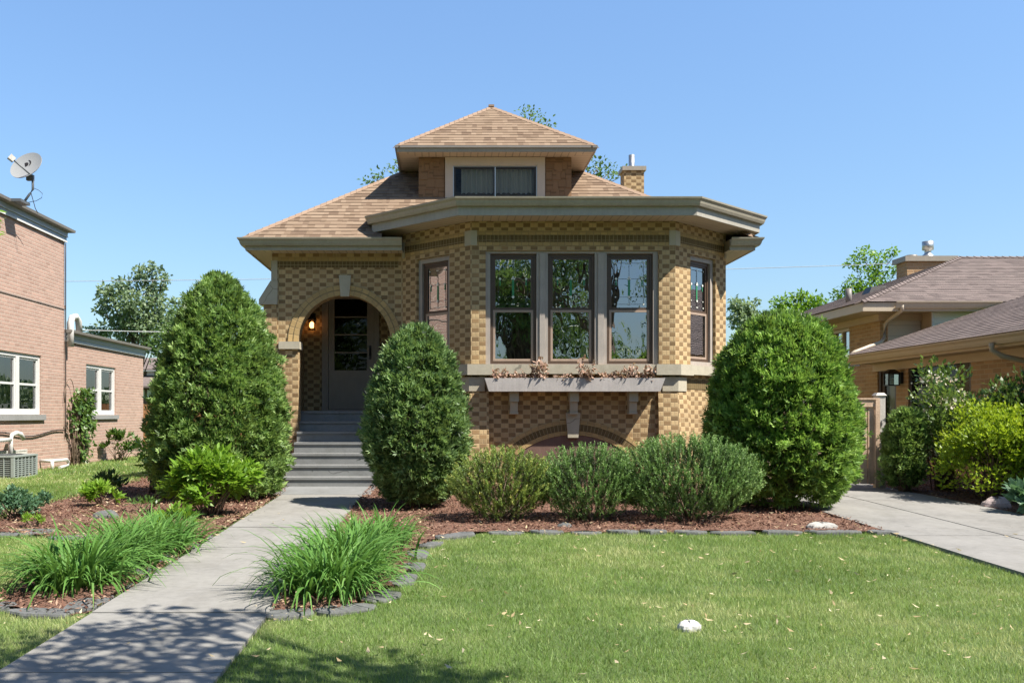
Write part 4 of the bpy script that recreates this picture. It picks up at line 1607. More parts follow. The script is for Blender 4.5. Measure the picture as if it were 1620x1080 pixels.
pv = thing('vent_pipe', (-7.5, 17.3, .45), 'white plastic vent pipe with a bent end above the condenser', 'pipe')
m = MB()
m.tube([(-7.76, 16.2, .62), (-7.58, 16.9, .62), (-7.58, 17.3, .62)], .035, 10)
m.tube([(-7.6, 17.35, .3), (-7.6, 17.35, .62), (-7.59, 17.40, .70), (-7.57, 17.52, .735), (-7.55, 17.66, .71), (-7.54, 17.74, .62)], .042, 10)
m.build('pipe', M['pvc'], pv)
pv = thing('drain_pipe', (-7.6, 19.2, .1), 'short white plastic drain loop at the foot of the pink brick wall', 'pipe')
m = MB()
m.tube([(-7.73, 18.95, .17), (-7.5, 18.95, .17), (-7.45, 19.3, .17), (-7.45, 19.55, .17), (-7.45, 19.64, .11), (-7.45, 19.6, .04), (-7.45, 19.2, .03)], .032, 10)
m.tube([(-7.5, 18.95, .17), (-7.5, 18.95, -.02)], .032, 10)
m.build('pipe', M['pvc'], pv)
cb = MB()
pts = [(-7.71, y, .70 + .05 * math.sin(y * 2.3)) for y in np.linspace(13, 20.1, 24)]
cb.tube(pts, .012, 6)
cb.tube([(-7.70, 20.15, z + .0) for z in np.linspace(.6, 4.55, 12)], .012, 6)
o = cb.build('wall_cable', M['cable'], None)
tag(o, 'thin black cable sagging along the pink brick wall below the windows', 'cable')
wv = MB()
wv.tube([(-7.66, 20.3, 2.45), (-7.66, 20.3, 2.95), (-7.66, 20.4, 3.06), (-7.66, 20.6, 3.1), (-7.66, 20.75, 3.02), (-7.66, 20.8, 2.8)], .07, 10)
o = wv.build('roof_vent', M['pvc'], None)
tag(o, 'curved white vent where the low roof meets the taller brick block', 'vent')

# satellite dish
ds = thing('satellite_dish', (-7.6, 17.4, 4.83), 'grey white satellite dish on a bent mast at the edge of the flat roof', 'satellite dish')
dc = Vector((-7.37, 17.5, 5.455))
nn = Vector((-.22, -.86, .46)).normalized()
ax = Vector((53, 0, 20)).normalized()
ax = (ax - nn * ax.dot(nn)).normalized()
ay = nn.cross(ax).normalized()
if ay.z < 0:
    ay = -ay
m = MB()
RD_, NR, NS = .305, 7, 36
dp = lambda r, a, off=0: dc + ax * (r * math.cos(a)) + ay * (r * .92 * math.sin(a)) + nn * (.42 * r * r + off)
for i in range(NR):
    for k in range(NS):
        r0, r1 = RD_ * i / NR, RD_ * (i + 1) / NR
        a, b = 2 * math.pi * k / NS, 2 * math.pi * (k + 1) / NS
        m.face([dp(r0, a), dp(r1, a), dp(r1, b), dp(r0, b)] if i else [dp(0, 0), dp(r1, a), dp(r1, b)], None, True)
        m.face([dp(r0, a, -.012), dp(r0, b, -.012), dp(r1, b, -.012), dp(r1, a, -.012)] if i else [dp(0, 0, -.012), dp(r1, b, -.012), dp(r1, a, -.012)], None, True)
for k in range(NS):
    a, b = 2 * math.pi * k / NS, 2 * math.pi * (k + 1) / NS
    m.face([dp(RD_, a), dp(RD_, a, -.012), dp(RD_, b, -.012), dp(RD_, b)])
dish = m.build('reflector', M['dish'], ds)
# the mark printed on the dish: a solid D beside an open sweep
m = MB()
sp = lambda u, v: dp(math.hypot(u, v / .92), math.atan2(v / .92, u), .004)
U0, V0 = .015, .055
k = 10
pts = [(-.05, -.045), (-.05, .045)] + [(-.03 + .05 * math.sin(t * math.pi / k), .045 * math.cos(t * math.pi / k)) for t in range(k + 1)]
m.face([sp(U0 + u, V0 + v) for u, v in pts][::-1])
for t in range(k):
    a, b = -1.25 + 2.3 * t / k, -1.25 + 2.3 * (t + 1) / k
    q = lambda r, w_: (-.01 + r * math.cos(w_), .01 + r * math.sin(w_) * .9)
    w0, w1 = .026 * math.sin(math.pi * t / k) ** .6 + .003, .026 * math.sin(math.pi * (t + 1) / k) ** .6 + .003
    m.face([sp(U0 + u, V0 + v) for u, v in (q(.085 - w0, a), q(.085, a), q(.085, b), q(.085 - w1, b))])
m.build('logo', M['iron'], dish)
m = MB()
low = dc - ay * .27 + ax * .06
lnb = dc + nn * .30 - ax * .16 + ay * .0
lnb = Vector((-680 / F * 17.2, 17.2, ZC + (655 - 252) / F * 17.2))
m.tube([low, low.lerp(lnb, .5), lnb], .014, 8)
m.build('feed_arm', M['dishmetal'], ds)
m = MB()
d = (lnb - low).normalized()
s = d.cross(Vector((0, 0, 1))).normalized()
t = d.cross(s)
q = lambda a, b, c: tuple(lnb + d * a + s * b + t * c)
m.hexa([q(-.03, -.055, -.04), q(-.03, .055, -.04), q(-.03, .055, .04), q(-.03, -.055, .04)], [q(.07, -.06, -.045), q(.07, .06, -.045), q(.07, .06, .045), q(.07, -.06, .045)])
m.build('feed_horn', M['greywood'], ds)
m = MB()
at = lambda px, py, yy: Vector(((px - 700) / F * yy, yy, ZC + (655 - py) / F * yy))
m.tube([at(52, 281, 17.55), at(52, 300, 17.55), at(47, 307, 17.55), at(37, 321, 17.5)], .022, 8)
m.box(-7.40, -7.28, 17.52, 17.6, 5.22, 5.32)
m.tube([at(49, 305, 17.55), at(56, 330, 17.9), at(60, 337, 18.0)], .007, 6)
m.build('mast', M['dishmetal'], ds)
m = MB()
m.tube([at(54, 298, 17.55), at(61, 301, 17.6), at(67, 306, 17.6), at(66, 313, 17.6), at(57, 318, 17.6), at(45, 320, 17.6)], .005, 5)
m.build('cable', M['cable'], ds)
m = MB()
m.box(-7.72, -7.40, 17.3, 17.7, 4.80, 4.85)
m.build('foot_plate', M['dishmetal'], ds)

# ================================================================ RIGHT NEIGHBOUR: tan brick, brown hip roofs
rh = thing('tan_brick_house', (9, 17, 0), 'tan brick neighbour house with brown hip roofs and a low side porch along the driveway', 'house')
SO, SD, SN = (7.5, 18.0), (0, -1), (-1, 0)
DO = (1.0, 1.70, .0, 1.86)
WO = (2.12, 4.0, .35, 1.87)
wl = MB()
holes_wall(wl, SO, SD, SN, 0, 9.5, -.2, 1.98, [DO, WO], .2, False)
wl.face([(7.5, 8.5, -.2), (13, 8.5, -.2), (13, 8.5, 1.98), (7.5, 8.5, 1.98)])
holes_wall(wl, (7.9, 24), (0, -1), (-1, 0), 0, 6.2, -.1, 2.9, [(3.95, 4.85, 1.7, 2.75)], .2, False)
wl.face([(7.9, 17.8, -.1), (8.03, 17.8, -.1), (8.03, 17.8, 2.9), (7.9, 17.8, 2.9)])
wl.face([(7.5, 18.0, -.1), (7.9, 18.0, -.1), (7.9, 18.0, 1.98), (7.5, 18.0, 1.98)][::-1])
wl.build('wall', M['tan_brick'], rh)
m = MB()
m.box(8.03, 8.62, 17.78, 17.9, 1.9, 2.88)
m.build('beige_siding', M['tansiding'], rh)
m = MB()
m.face([(8.62, 17.9, 1.9), (8.68, 17.47, 1.9), (8.68, 17.47, 2.88), (8.62, 17.9, 2.88)])
m.build('bay_cheek', M['tanpaint'], rh)
m = MB()
m.box(8.685, 12.5, 17.46, 17.9, 1.9, 2.88)
m.build('siding', M['siding'], rh)
m = MB()
m.box(8.66, 8.70, 17.44, 17.475, 1.9, 2.87)
m.build('corner_trim', M['white'], rh)
# upper eaves
UE = [(7.9, 24.0), (7.9, 17.8), (16, 17.8)]
m = MB()
sweep(m, UE, [(-.1, 2.872), (.53, 2.874)], False, False)
m.build('soffit', M['tanpaint'], rh)
m = MB()
sweep(m, UE, [(.0, 2.75), (.05, 2.75), (.05, 2.871), (.0, 2.871)])
m.build('frieze', M['tanpaint'], rh)
m = MB()
sweep(m, UE, [(.52, 2.868), (.545, 2.868), (.545, 3.02), (.52, 3.02)])
m.build('fascia', M['tangutter'], rh)
m = MB()
sweep(m, [(7.9, 17.8), (9.75, 17.8)], GUT(.546, 3.035))
m.build('gutter', M['tangutter'], rh)
A, B = (7.32, 17.22, 3.03), (17.5, 17.22, 3.03)
E, G = (10.9, 20.8, 4.37), (14.5, 20.8, 4.37)
C, D = (17.5, 24.4, 3.03), (7.32, 24.4, 3.03)
m = MB()
roof_plane(m, A, B, E, G, .14)
roof_plane(m, D, A, E, E, .14)
roof_plane(m, C, D, G, E, .14)
m.face([A, D, C, B])
rf = m.build('roof', M['grey_roof'], rh)
m = MB()
q = .37
hip_caps(m, A, E, .13, .03, .15, (Vector((0, -1, -q)).normalized(), Vector((-1, 0, -q)).normalized()))
hip_caps(m, E, G, .13, .03, .15, (Vector((0, -1, -q)).normalized(), Vector((0, 1, -q)).normalized()))
m.build('hip_cap', M['grey_roof'], rf)
m = MB()
m.tube([(7.95, 19.3, 3.2), (7.95, 19.3, 3.52)], .06, 10)
m.build('vent_stack', M['coping'], rf)
m = MB()
m.hexa([(8.5, 19.7, 3.42), (8.95, 19.7, 3.5), (8.95, 20.1, 3.5), (8.5, 20.1, 3.42)], [(8.6, 19.75, 3.62), (8.88, 19.75, 3.64), (8.88, 20.05, 3.64), (8.6, 20.05, 3.62)])
m.build('box_vent', M['iron'], rf)
m = MB()
m.box(10.46, 11.5, 22.2, 22.72, 3.2, 4.50)
c = m.build('chimney', M['tan_brick'], rh)
m = MB()
m.box(10.39, 11.58, 22.13, 22.79, 4.502, 4.62)
m.build('chimney_cap', M['trim'], c)
m = MB()
m.lathe((11.05, 22.45, 4.62), [(.16, 0), (.13, .05), (.075, .1), (.07, .17), (.12, .18), (.125, .37), (.118, .37), (.1, .2), (0, .2)], 16)
m.build('flue_cap', M['galv'], c)
m = MB()
m.lathe((10.68, 22.45, 4.62), [(.12, 0), (.12, .06), (.10, .06), (0, .05)], 14)
m.build('clay_flue', M['coping'], c)
m = MB()
P = lambda px, py, yy: ((px - 700) / F * yy, yy, ZC + (655 - py) / F * yy)
m.tube([P(1428, 482, 17.2), P(1427, 490, 17.22), P(1420, 496, 17.4), P(1406, 506, 17.66), P(1400, 513, 17.70), P(1399, 535, 17.70), P(1394, 541, 17.5), P(1352, 557, 17.3), P(1344, 563, 17.3)], .036, 8)
m.build('downspout', M['tangutter'], rh)
# low porch roof
SL = .336
m = MB()
roof_plane(m, (7.03, 17.15, 2.085), (7.03, 7.5, 2.085), (12.5, 17.15, 2.085 + SL * 5.47), (12.5, 7.5, 2.085 + SL * 5.47), .135)
m.face([(7.03, 17.15, 2.05), (12.5, 17.15, 2.05 + SL * 5.47), (12.5, 7.5, 2.05 + SL * 5.47), (7.03, 7.5, 2.05)])
m.face([(7.03, 17.15, 2.05), (7.03, 17.15, 2.09), (12.5, 17.15, 2.09 + SL * 5.47), (12.5, 17.15, 2.05 + SL * 5.47)])
m.build('porch_roof', M['grey_roof'], rh)
PE = [(7.5, 17.12), (7.5, 7.5)]
m = MB()
sweep(m, PE, [(0, 1.925), (.40, 1.925), (.40, 1.94), (0, 1.94)])
m.build('porch_soffit', M['tanpaint'], rh)
m = MB()
m.mark()
sweep(m, PE, [(.395, 1.915), (.42, 1.915), (.42, 2.05), (.395, 2.05)])
m.mark()
sweep(m, PE, [(0.001, 1.80), (.035, 1.80), (.035, 1.924), (0.001, 1.924)])
m.each('porch_fascia', M['tanpaint'], rh)
m = MB()
sweep(m, PE, GUT(.42, 2.07))
m.build('porch_gutter', M['tanpaint'], rh)
m = MB()
m.tube([(6.99, 12.55, 1.97), (6.99, 12.55, 1.88), (7.1, 12.5, 1.80), (7.38, 12.4, 1.72), (7.44, 12.4, 1.6), (7.44, 12.4, .1)], .038, 8)
m.build('downspout', M['tanpaint'], rh)
m = MB()
for k in range(4):
    x = 6.92 + k * .09
    m.hexa([(x, 17.18, 1.94), (x + .05, 17.18, 1.94), (x + .05, 17.7, 2.02), (x, 17.7, 2.02)], [(x, 17.18, 2.05), (x + .05, 17.18, 2.05), (x + .05, 17.7, 2.12), (x, 17.7, 2.12)])
m.box(6.9, 7.5, 17.72, 17.78, 1.93, 2.05)
m.build('lattice', M['white'], rh)
# door and picture window
m = MB()
frame(m, SO, SD, SN, DO[0] + .001, DO[1] - .001, .0, DO[3] - .001, .07, -.02, -.12)
frame(m, SO, SD, SN, DO[0] + .075, DO[1] - .075, .07, DO[3] - .075, .08, -.05, -.1)
dr = m.build('side_door', M['sash'], rh)
m = MB()
Q = lambda u, w_, z: (SO[0] - w_, SO[1] - u, z)
m.face([Q(DO[0] + .15, -.07, .15), Q(DO[1] - .15, -.07, .15), Q(DO[1] - .15, -.07, 1.7), Q(DO[0] + .15, -.07, 1.7)])
m.build('pane', M['panedark'], dr)
m = MB()
for i in range(16):
    a, b = DO[0] + .16 + i * .025, DO[0] + .16 + (i + 1) * .025
    f = lambda t: -.13 - .02 * math.sin(t * 60)
    m.face([Q(a, f(a), .5), Q(b, f(b), .5), Q(b, f(b), 1.68), Q(a, f(a), 1.68)], [(a, 0), (b, 0), (b, 1), (a, 1)], True)
m.build('curtain', M['curtain'], dr)
m = MB()
frame(m, SO, SD, SN, WO[0] + .001, WO[1] - .001, WO[2] + .001, WO[3] - .001, .07, -.02, -.12)
for u in (WO[0] + .95,):
    m.obox(SO, SD, SN, u - .04, u + .04, -.03, -.11, WO[2] + .071, WO[3] - .071)
pw = m.build('picture_window', M['dark'], rh)
m = MB()
m.face([Q(WO[0] + .07, -.07, WO[2] + .07), Q(WO[1] - .07, -.07, WO[2] + .07), Q(WO[1] - .07, -.07, WO[3] - .07), Q(WO[0] + .07, -.07, WO[3] - .07)])
m.build('pane', M['panedark'], pw)
m = MB()
m.face([(8.4, 18, 0), (8.4, 9, 0), (8.4, 9, 2), (8.4, 18, 2)])
m.face([(8.6, 23, 1.2), (8.6, 18.2, 1.2), (8.6, 18.2, 2.9), (8.6, 23, 2.9)])
m.build('room_lining', M['room'], rh)
m = MB()
uo = (7.9, 24)
frame(m, uo, (0, -1), (-1, 0), 3.951, 4.849, 1.701, 2.749, .06, -.03, -.12)
m.obox(uo, (0, -1), (-1, 0), 4.37, 4.43, -.04, -.11, 1.761, 2.689)
sw = m.build('side_window', M['tangutter'], rh)
m = MB()
m.face([(7.98, 20.0, 1.76), (7.98, 19.2, 1.76), (7.98, 19.2, 2.69), (7.98, 20.0, 2.69)])
m.build('pane', M['pane'], sw)

lt = thing('porch_lantern', (7.4, 16.1, 1.6), 'dark square lantern on the tan brick pier beside the side door', 'lantern')
m = MB()
x, y_, z = 7.33, 16.1, 1.545
m.box(7.45, 7.499, y_ - .06, y_ + .06, z + .02, z + .2)
m.box(7.33, 7.45, y_ - .012, y_ + .012, z + .17, z + .19)
for sx in (-1, 1):
    for sy in (-1, 1):
        m.box(x + sx * .085 - .008, x + sx * .085 + .008, y_ + sy * .085 - .008, y_ + sy * .085 + .008, z, z + .18)
m.box(x - .1, x + .1, y_ - .1, y_ + .1, z - .015, z - .001)
m.hexa([(x - .12, y_ - .12, z + .181), (x + .12, y_ - .12, z + .181), (x + .12, y_ + .12, z + .181), (x - .12, y_ + .12, z + .181)],
       [(x - .04, y_ - .04, z + .25), (x + .04, y_ - .04, z + .25), (x + .04, y_ + .04, z + .25), (x - .04, y_ + .04, z + .25)])
m.build('lantern_frame', M['iron'], lt)
m = MB()
m.box(x - .078, x + .078, y_ - .078, y_ + .078, z + .001, z + .179)
m.build('lantern_glass', M['paneclear'], lt)

# neighbour's house and lantern scaled up about the camera, written through the eave corner
HM = Matrix.Translation((7.874, 19.208, 2.207)) @ Matrix.Scale(1.12, 4) @ Matrix.Translation((-7.03, -17.15, -2.085))
for o in [*rh.children_recursive, *lt.children_recursive]:
    o.data.transform(HM)
rh.location, lt.location = (9.9, 19, 0), (8.3, 18.0, 1.65)
bpy.context.view_layer.update()
for t in (rh, lt):
    for o in t.children:
        o.matrix_parent_inverse = Matrix.Translation(t.location).inverted()

# wooden gate across the end of the driveway
gt = thing('wooden_gate', (5.4, 13.95, 0), 'weathered cedar board gate across the driveway beside the round shrub', 'gate')
m = MB()
x = 4.5
rr = random.Random(8)
while x < 6.1:
    m.box(x, x + .092, 13.92 + rr.uniform(0, .008), 13.945, .07 + rr.uniform(0, .02), 1.215)
    x += .108
m.build('gate_boards', M['cedar'], gt)
m = MB()
m.mark()
m.box(4.45, 6.14, 13.90, 13.915, 1.17, 1.27)
m.mark()
m.box(4.45, 6.14, 13.946, 13.985, 1.05, 1.13)
m.mark()
m.box(4.45, 6.14, 13.946, 13.985, .2, .28)
m.mark()
m.box(4.43, 6.16, 13.885, 13.99, 1.271, 1.295)
m.mark()
m.box(6.10, 6.16, 13.88, 13.9, .03, 1.268)
m.each('gate_rail', M['cedar'], gt)
m = MB()
m.box(6.165, 6.29, 14.0, 14.12, -.1, 1.33)
m.hexa([(6.15, 13.985, 1.331), (6.305, 13.985, 1.331), (6.305, 14.135, 1.331), (6.15, 14.135, 1.331)],
       [(6.18, 14.01, 1.37), (6.275, 14.01, 1.37), (6.275, 14.11, 1.37), (6.18, 14.11, 1.37)])
o = m.build('gate_post', M['greywood'], None)
tag(o, 'grey weathered post standing at the hinge end of the cedar gate', 'post')

# ================================================================ far left: back fence, house beyond
bf = thing('wooden_fence', (-9, 30, 0), 'reddish stained board fence behind the pink brick wing', 'fence')
m = MB()
x = -12.0
while x < -4.0:
    m.box(x, x + .14, 30, 30.02, 0, 1.38)
    x += .148
m.build('fence_boards', M['redfence'], bf)
m = MB()
for x in np.arange(-12, -4, 2.0):
    m.mark()
    m.box(x, x + .1, 30.021, 30.11, 0, 1.42)
m.each('fence_post', M['redfence'], bf)
fh = thing('distant_house', (-16, 60, 0), 'brown house with two grey roofs seen far behind the pink brick wing', 'house')
m = MB()
m.box(-21, -15.2, 58, 64, 0, 2.6)
m.box(-21, -16.4, 60, 64, 2.6, 3.7)
m.build('wall', M['redinfill'], fh)
m = MB()
m.mark()
m.hexa([(-21.3, 57.4, 2.6), (-15.6, 57.4, 2.6), (-15.6, 60, 3.3), (-21.3, 60, 3.3)], [(-21.3, 57.4, 2.7), (-15.6, 57.4, 2.7), (-15.6, 60, 3.4), (-21.3, 60, 3.4)])
m.mark()
m.hexa([(-21.3, 59.5, 3.7), (-16.0, 59.5, 3.7), (-16.0, 62, 4.5), (-21.3, 62, 4.5)], [(-21.3, 59.5, 3.8), (-16.0, 59.5, 3.8), (-16.0, 62, 4.6), (-21.3, 62, 4.6)])
m.each('roof', M['grey_roof'], fh)
m = MB()
for k in range(5):
    m.mark()
    m.box(-19.2 + k * .62, -18.75 + k * .62, 59.9, 60, 3.42, 3.68)
    m.mark()
    m.box(-19.2 + k * .62, -18.75 + k * .62, 57.9, 58, 2.05, 2.5)
m.each('window', M['white'], fh)
m = MB()
m.box(-18.3, -17.6, 57.9, 58, .2, 1.9)
m.build('door', M['dark'], fh)

# overhead wires
for z, y_, lab in ((6.1, 36, 'thin grey overhead wire crossing the sky behind the houses'),):
    m = MB()
    m.tube([(x, y_, z + 0.00045 * x * x + .02 * x) for x in np.linspace(-60, 60, 40)], .012, 5)
    tag(m.build('overhead_wire', M['wire'], None), lab, 'wire', 'overhead wires')
m = MB()
m.tube([(x, 33, 3.72 + 0.004 * (x + 9) ** 2 - .01 * x) for x in np.linspace(-40, -4, 24)], .014, 5)
tag(m.build('overhead_wire', M['white'], None), 'pale low wire passing in front of the far left tree', 'wire', 'overhead wires')

# ================================================================ PLANTS
def stems(t, base, n, h, spread, r0, seed, mat, name='trunk'):
    r = random.Random(seed)
    m = MB()
    for k in range(n):
        a = r.uniform(0, 6.28)
        s = spread * r.uniform(.3, 1)
        p = Vector(base) + Vector((r.uniform(-.06, .06), r.uniform(-.06, .06), -.05))
        e = p + Vector((s * math.cos(a), s * math.sin(a), h * r.uniform(.7, 1.05)))
        mid = p.lerp(e, .5) + Vector((r.uniform(-.05, .05), r.uniform(-.05, .05), .04))
        m.tube([p, mid, e], [r0, r0 * .75, r0 * .35], 6)
        for j in range(3):
            q = p.lerp(e, r.uniform(.25, .85))
            m.tube([q, q + Vector((r.uniform(-1, 1), r.uniform(-1, 1), r.uniform(-.2, .7))).normalized() * spread * .5], [r0 * .3, r0 * .12], 5)
    return m.build(name, mat, t)


def arborvitae(cx, cy, rad, top, prof, n, seed, mat, label, name='arborvitae', leaf=1.0, grp='clipped evergreen shrubs along the house', zb=0.10):
    """dense sprays on a lumpy shell; prof(t) gives relative radius for t = 0..1 up the shrub"""
    g = np.random.default_rng(seed)
    z0 = gz(cy)
    H = top - z0
    t_ = thing(name, (cx, cy, z0), label, 'shrub', grp)
    ts = np.linspace(0, 1, 200)
    pw = prof(ts) + .12
    nc = int(n / 24)
    tc = np.interp(g.uniform(0, 1, nc), np.cumsum(pw) / pw.sum(), ts)
    hc = g.uniform(0, 2 * np.pi, nc)
    ci = g.integers(0, nc, n)
    # sprays grow in tufts: each tuft is a small dome standing proud of the shell, with gaps between
    da, db = g.normal(0, 1, n), g.normal(0, 1, n)
    cs = (.052 * g.uniform(.7, 1.35, nc))[ci]
    loose = g.uniform(0, 1, n) < .14
    t = np.where(loose, tc[ci] + g.normal(0, .06, n), tc[ci] + db * cs / H)
    t = np.where((t < 0) | (t > 1), g.uniform(0, .9, n), t)
    th = np.where(loose, g.uniform(0, 2 * np.pi, n), hc[ci] + da * cs / np.maximum(prof(tc[ci]) * rad, .12))
    R_ = prof(t) * rad
    lm = .8 * lump(th, t * 6, seed) + .7 * lump(th * 2.0, t * 22, seed + 1, 9)
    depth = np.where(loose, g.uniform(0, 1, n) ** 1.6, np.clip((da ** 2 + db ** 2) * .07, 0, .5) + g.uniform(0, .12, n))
    rr_ = R_ * (1 + .06 * lm - .03) * (1 - .38 * depth) + g.normal(0, .008, n) + g.normal(0, .034, nc)[ci] * ~loose
    rr_ = rr_ + np.where(g.uniform(0, 1, n) < .03, g.uniform(.02, .09, n), 0)
    P = np.stack([cx + rr_ * np.cos(th), cy + rr_ * np.sin(th), z0 + zb + t * (H - zb) * (1 + .012 * lm)], 1)
    slope = np.gradient(prof(ts), ts) * rad / H
    sl = np.interp(t, ts, slope)
    out = norm(np.stack([np.cos(th), np.sin(th), -sl * 1.0], 1))
    A = norm(out * .75 + np.array([0, 0, .55]) + g.normal(0, .42, (n, 3)))
    S = norm(np.cross(A, g.normal(0, 1, (n, 3))))
    tint = .50 + .10 * lm - .85 * depth + g.normal(0, .19, n) + g.normal(0, .18, nc)[ci]  # deeper sprays coloured darker to imitate shade in the gaps
    tint = np.where(g.uniform(0, 1, n) < .05, tint + .35, tint)
    Vs, Ts = [], []
    for a in (-58, -30, -4, 26, 55):
        aa = R(a) + g.normal(0, .16, n)
        d = norm(A * np.cos(aa)[:, None] + S * np.sin(aa)[:, None])
        sd = norm(np.cross(np.cross(A, S), d) + g.normal(0, .35, (n, 3)))
        L = leaf * g.uniform(.040, .078, n) * (1.2 - abs(a) / 120)
        W = leaf * g.uniform(.011, .020, n)
        Vs.append(leaves(P + d * .004, d, sd, L, W, .55, .15))
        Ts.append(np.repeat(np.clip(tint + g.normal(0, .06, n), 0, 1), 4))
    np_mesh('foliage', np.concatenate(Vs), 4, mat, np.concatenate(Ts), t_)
    stems(t_, (cx, cy, z0), 9, H * .72, rad * .55, .035, seed, M['twig'])
    return t_


def tab(*pts):
    xs, ys = [p[0] for p in pts], [p[1] for p in pts]
    return lambda t: np.interp(t, xs, ys)


big = tab((0, .80), (.03, .86), (.134, .98), (.27, 1), (.40, .96), (.54, .88), (.67, .76), (.80, .60), (.885, .43), (.95, .27), (1, .08))
cone = tab((0, .50), (.04, .62), (.146, .84), (.28, .99), (.42, 1), (.55, .94), (.69, .81), (.82, .64), (.925, .44), (.97, .27), (1, .08))
rnd = tab((0, .60), (.015, .66), (.10, .86), (.22, .98), (.34, 1), (.49, .97), (.64, .90), (.786, .77), (.905, .56), (.965, .34), (1, .08))
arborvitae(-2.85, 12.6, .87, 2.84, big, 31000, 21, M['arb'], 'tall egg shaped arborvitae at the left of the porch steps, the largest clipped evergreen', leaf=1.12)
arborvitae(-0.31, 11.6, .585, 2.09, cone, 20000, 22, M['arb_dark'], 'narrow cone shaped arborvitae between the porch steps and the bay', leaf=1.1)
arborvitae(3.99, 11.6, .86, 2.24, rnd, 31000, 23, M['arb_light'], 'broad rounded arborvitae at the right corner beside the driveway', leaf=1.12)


def mugo(cx, cy, rx, ry, top, n, seed, mat, label, fine=1.0):
    g = np.random.default_rng(seed)
    z0 = gz(cy) + .03
    H = top - z0
    t_ = thing('mugo_pine', (cx, cy, z0), label, 'shrub', 'low pine shrubs in front of the bay')
    u = g.normal(0, 1, (n, 3))
    u[:, 2] = np.where(u[:, 2] < -.1, u[:, 2] * .75, u[:, 2])
    u = norm(u)
    th = np.arctan2(u[:, 1], u[:, 0])
    lm = lump(th, u[:, 2] * 5, seed, 6)
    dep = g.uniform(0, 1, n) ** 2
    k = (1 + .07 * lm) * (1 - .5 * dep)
    zc = z0 + H * .50
    zr = np.where(u[:, 2] > 0, H * .48, H * .44)
    P = np.stack([cx + u[:, 0] * rx * k, cy + u[:, 1] * ry * k, zc + u[:, 2] * zr * k], 1)
    A = norm(u * np.array([.75, .75, .35]) + np.array([0, 0, .95]) + g.normal(0, .22, (n, 3)))
    L = g.uniform(.09, .19, n) * fine
    P = P - A * (L * .8)[:, None]
    tint = .40 + .15 * lm - .75 * dep + g.normal(0, .15, n)  # inner needles darkened as if shaded by the outer shoots
    K = 46
    s = g.uniform(.02, 1, (n, K))
    B = P[:, None, :] + A[:, None, :] * (s * L[:, None])[..., None]
    rad = norm(np.cross(A[:, None, :], g.normal(0, 1, (n, K, 3))))
    D = norm(A[:, None, :] * g.uniform(.5, 1.1, (n, K))[..., None] + rad * g.uniform(.55, .95, (n, K))[..., None])
    S = norm(np.cross(D, g.normal(0, 1, (n, K, 3))))
    nl = g.uniform(.017, .030, (n, K)).ravel()
    V = leaves(B.reshape(-1, 3), D.reshape(-1, 3), S.reshape(-1, 3), nl, np.full(n * K, .0062), .4)
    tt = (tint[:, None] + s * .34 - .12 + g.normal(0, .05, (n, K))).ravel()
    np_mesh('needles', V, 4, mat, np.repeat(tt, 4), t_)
    m = MB()
    r = random.Random(seed)
    low = np.argsort(P[:, 2] - .4 * H * dep)[: n // 2]
    for k in range(20):
        i = int(low[r.randrange(len(low))]) if k % 2 else r.randrange(n)
        b = Vector((cx + r.uniform(-.1, .1), cy + r.uniform(-.1, .1), z0 - .05))
        e = Vector(P[i])
        mid = b.lerp(e, .5) + Vector((0, 0, -.05 * H))
        e = b.lerp(e, .8)
        m.tube([b, mid, e], [.014, .009, .003], 5)
    m.build('branches', M['twig'], t_)


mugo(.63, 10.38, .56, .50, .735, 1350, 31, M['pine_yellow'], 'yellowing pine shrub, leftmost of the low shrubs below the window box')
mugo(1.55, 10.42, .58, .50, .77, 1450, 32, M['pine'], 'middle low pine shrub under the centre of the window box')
mugo(2.58, 10.42, .79, .60, .87, 2600, 33, M['pine'], 'widest low pine shrub, right of the three, with upright shoots')


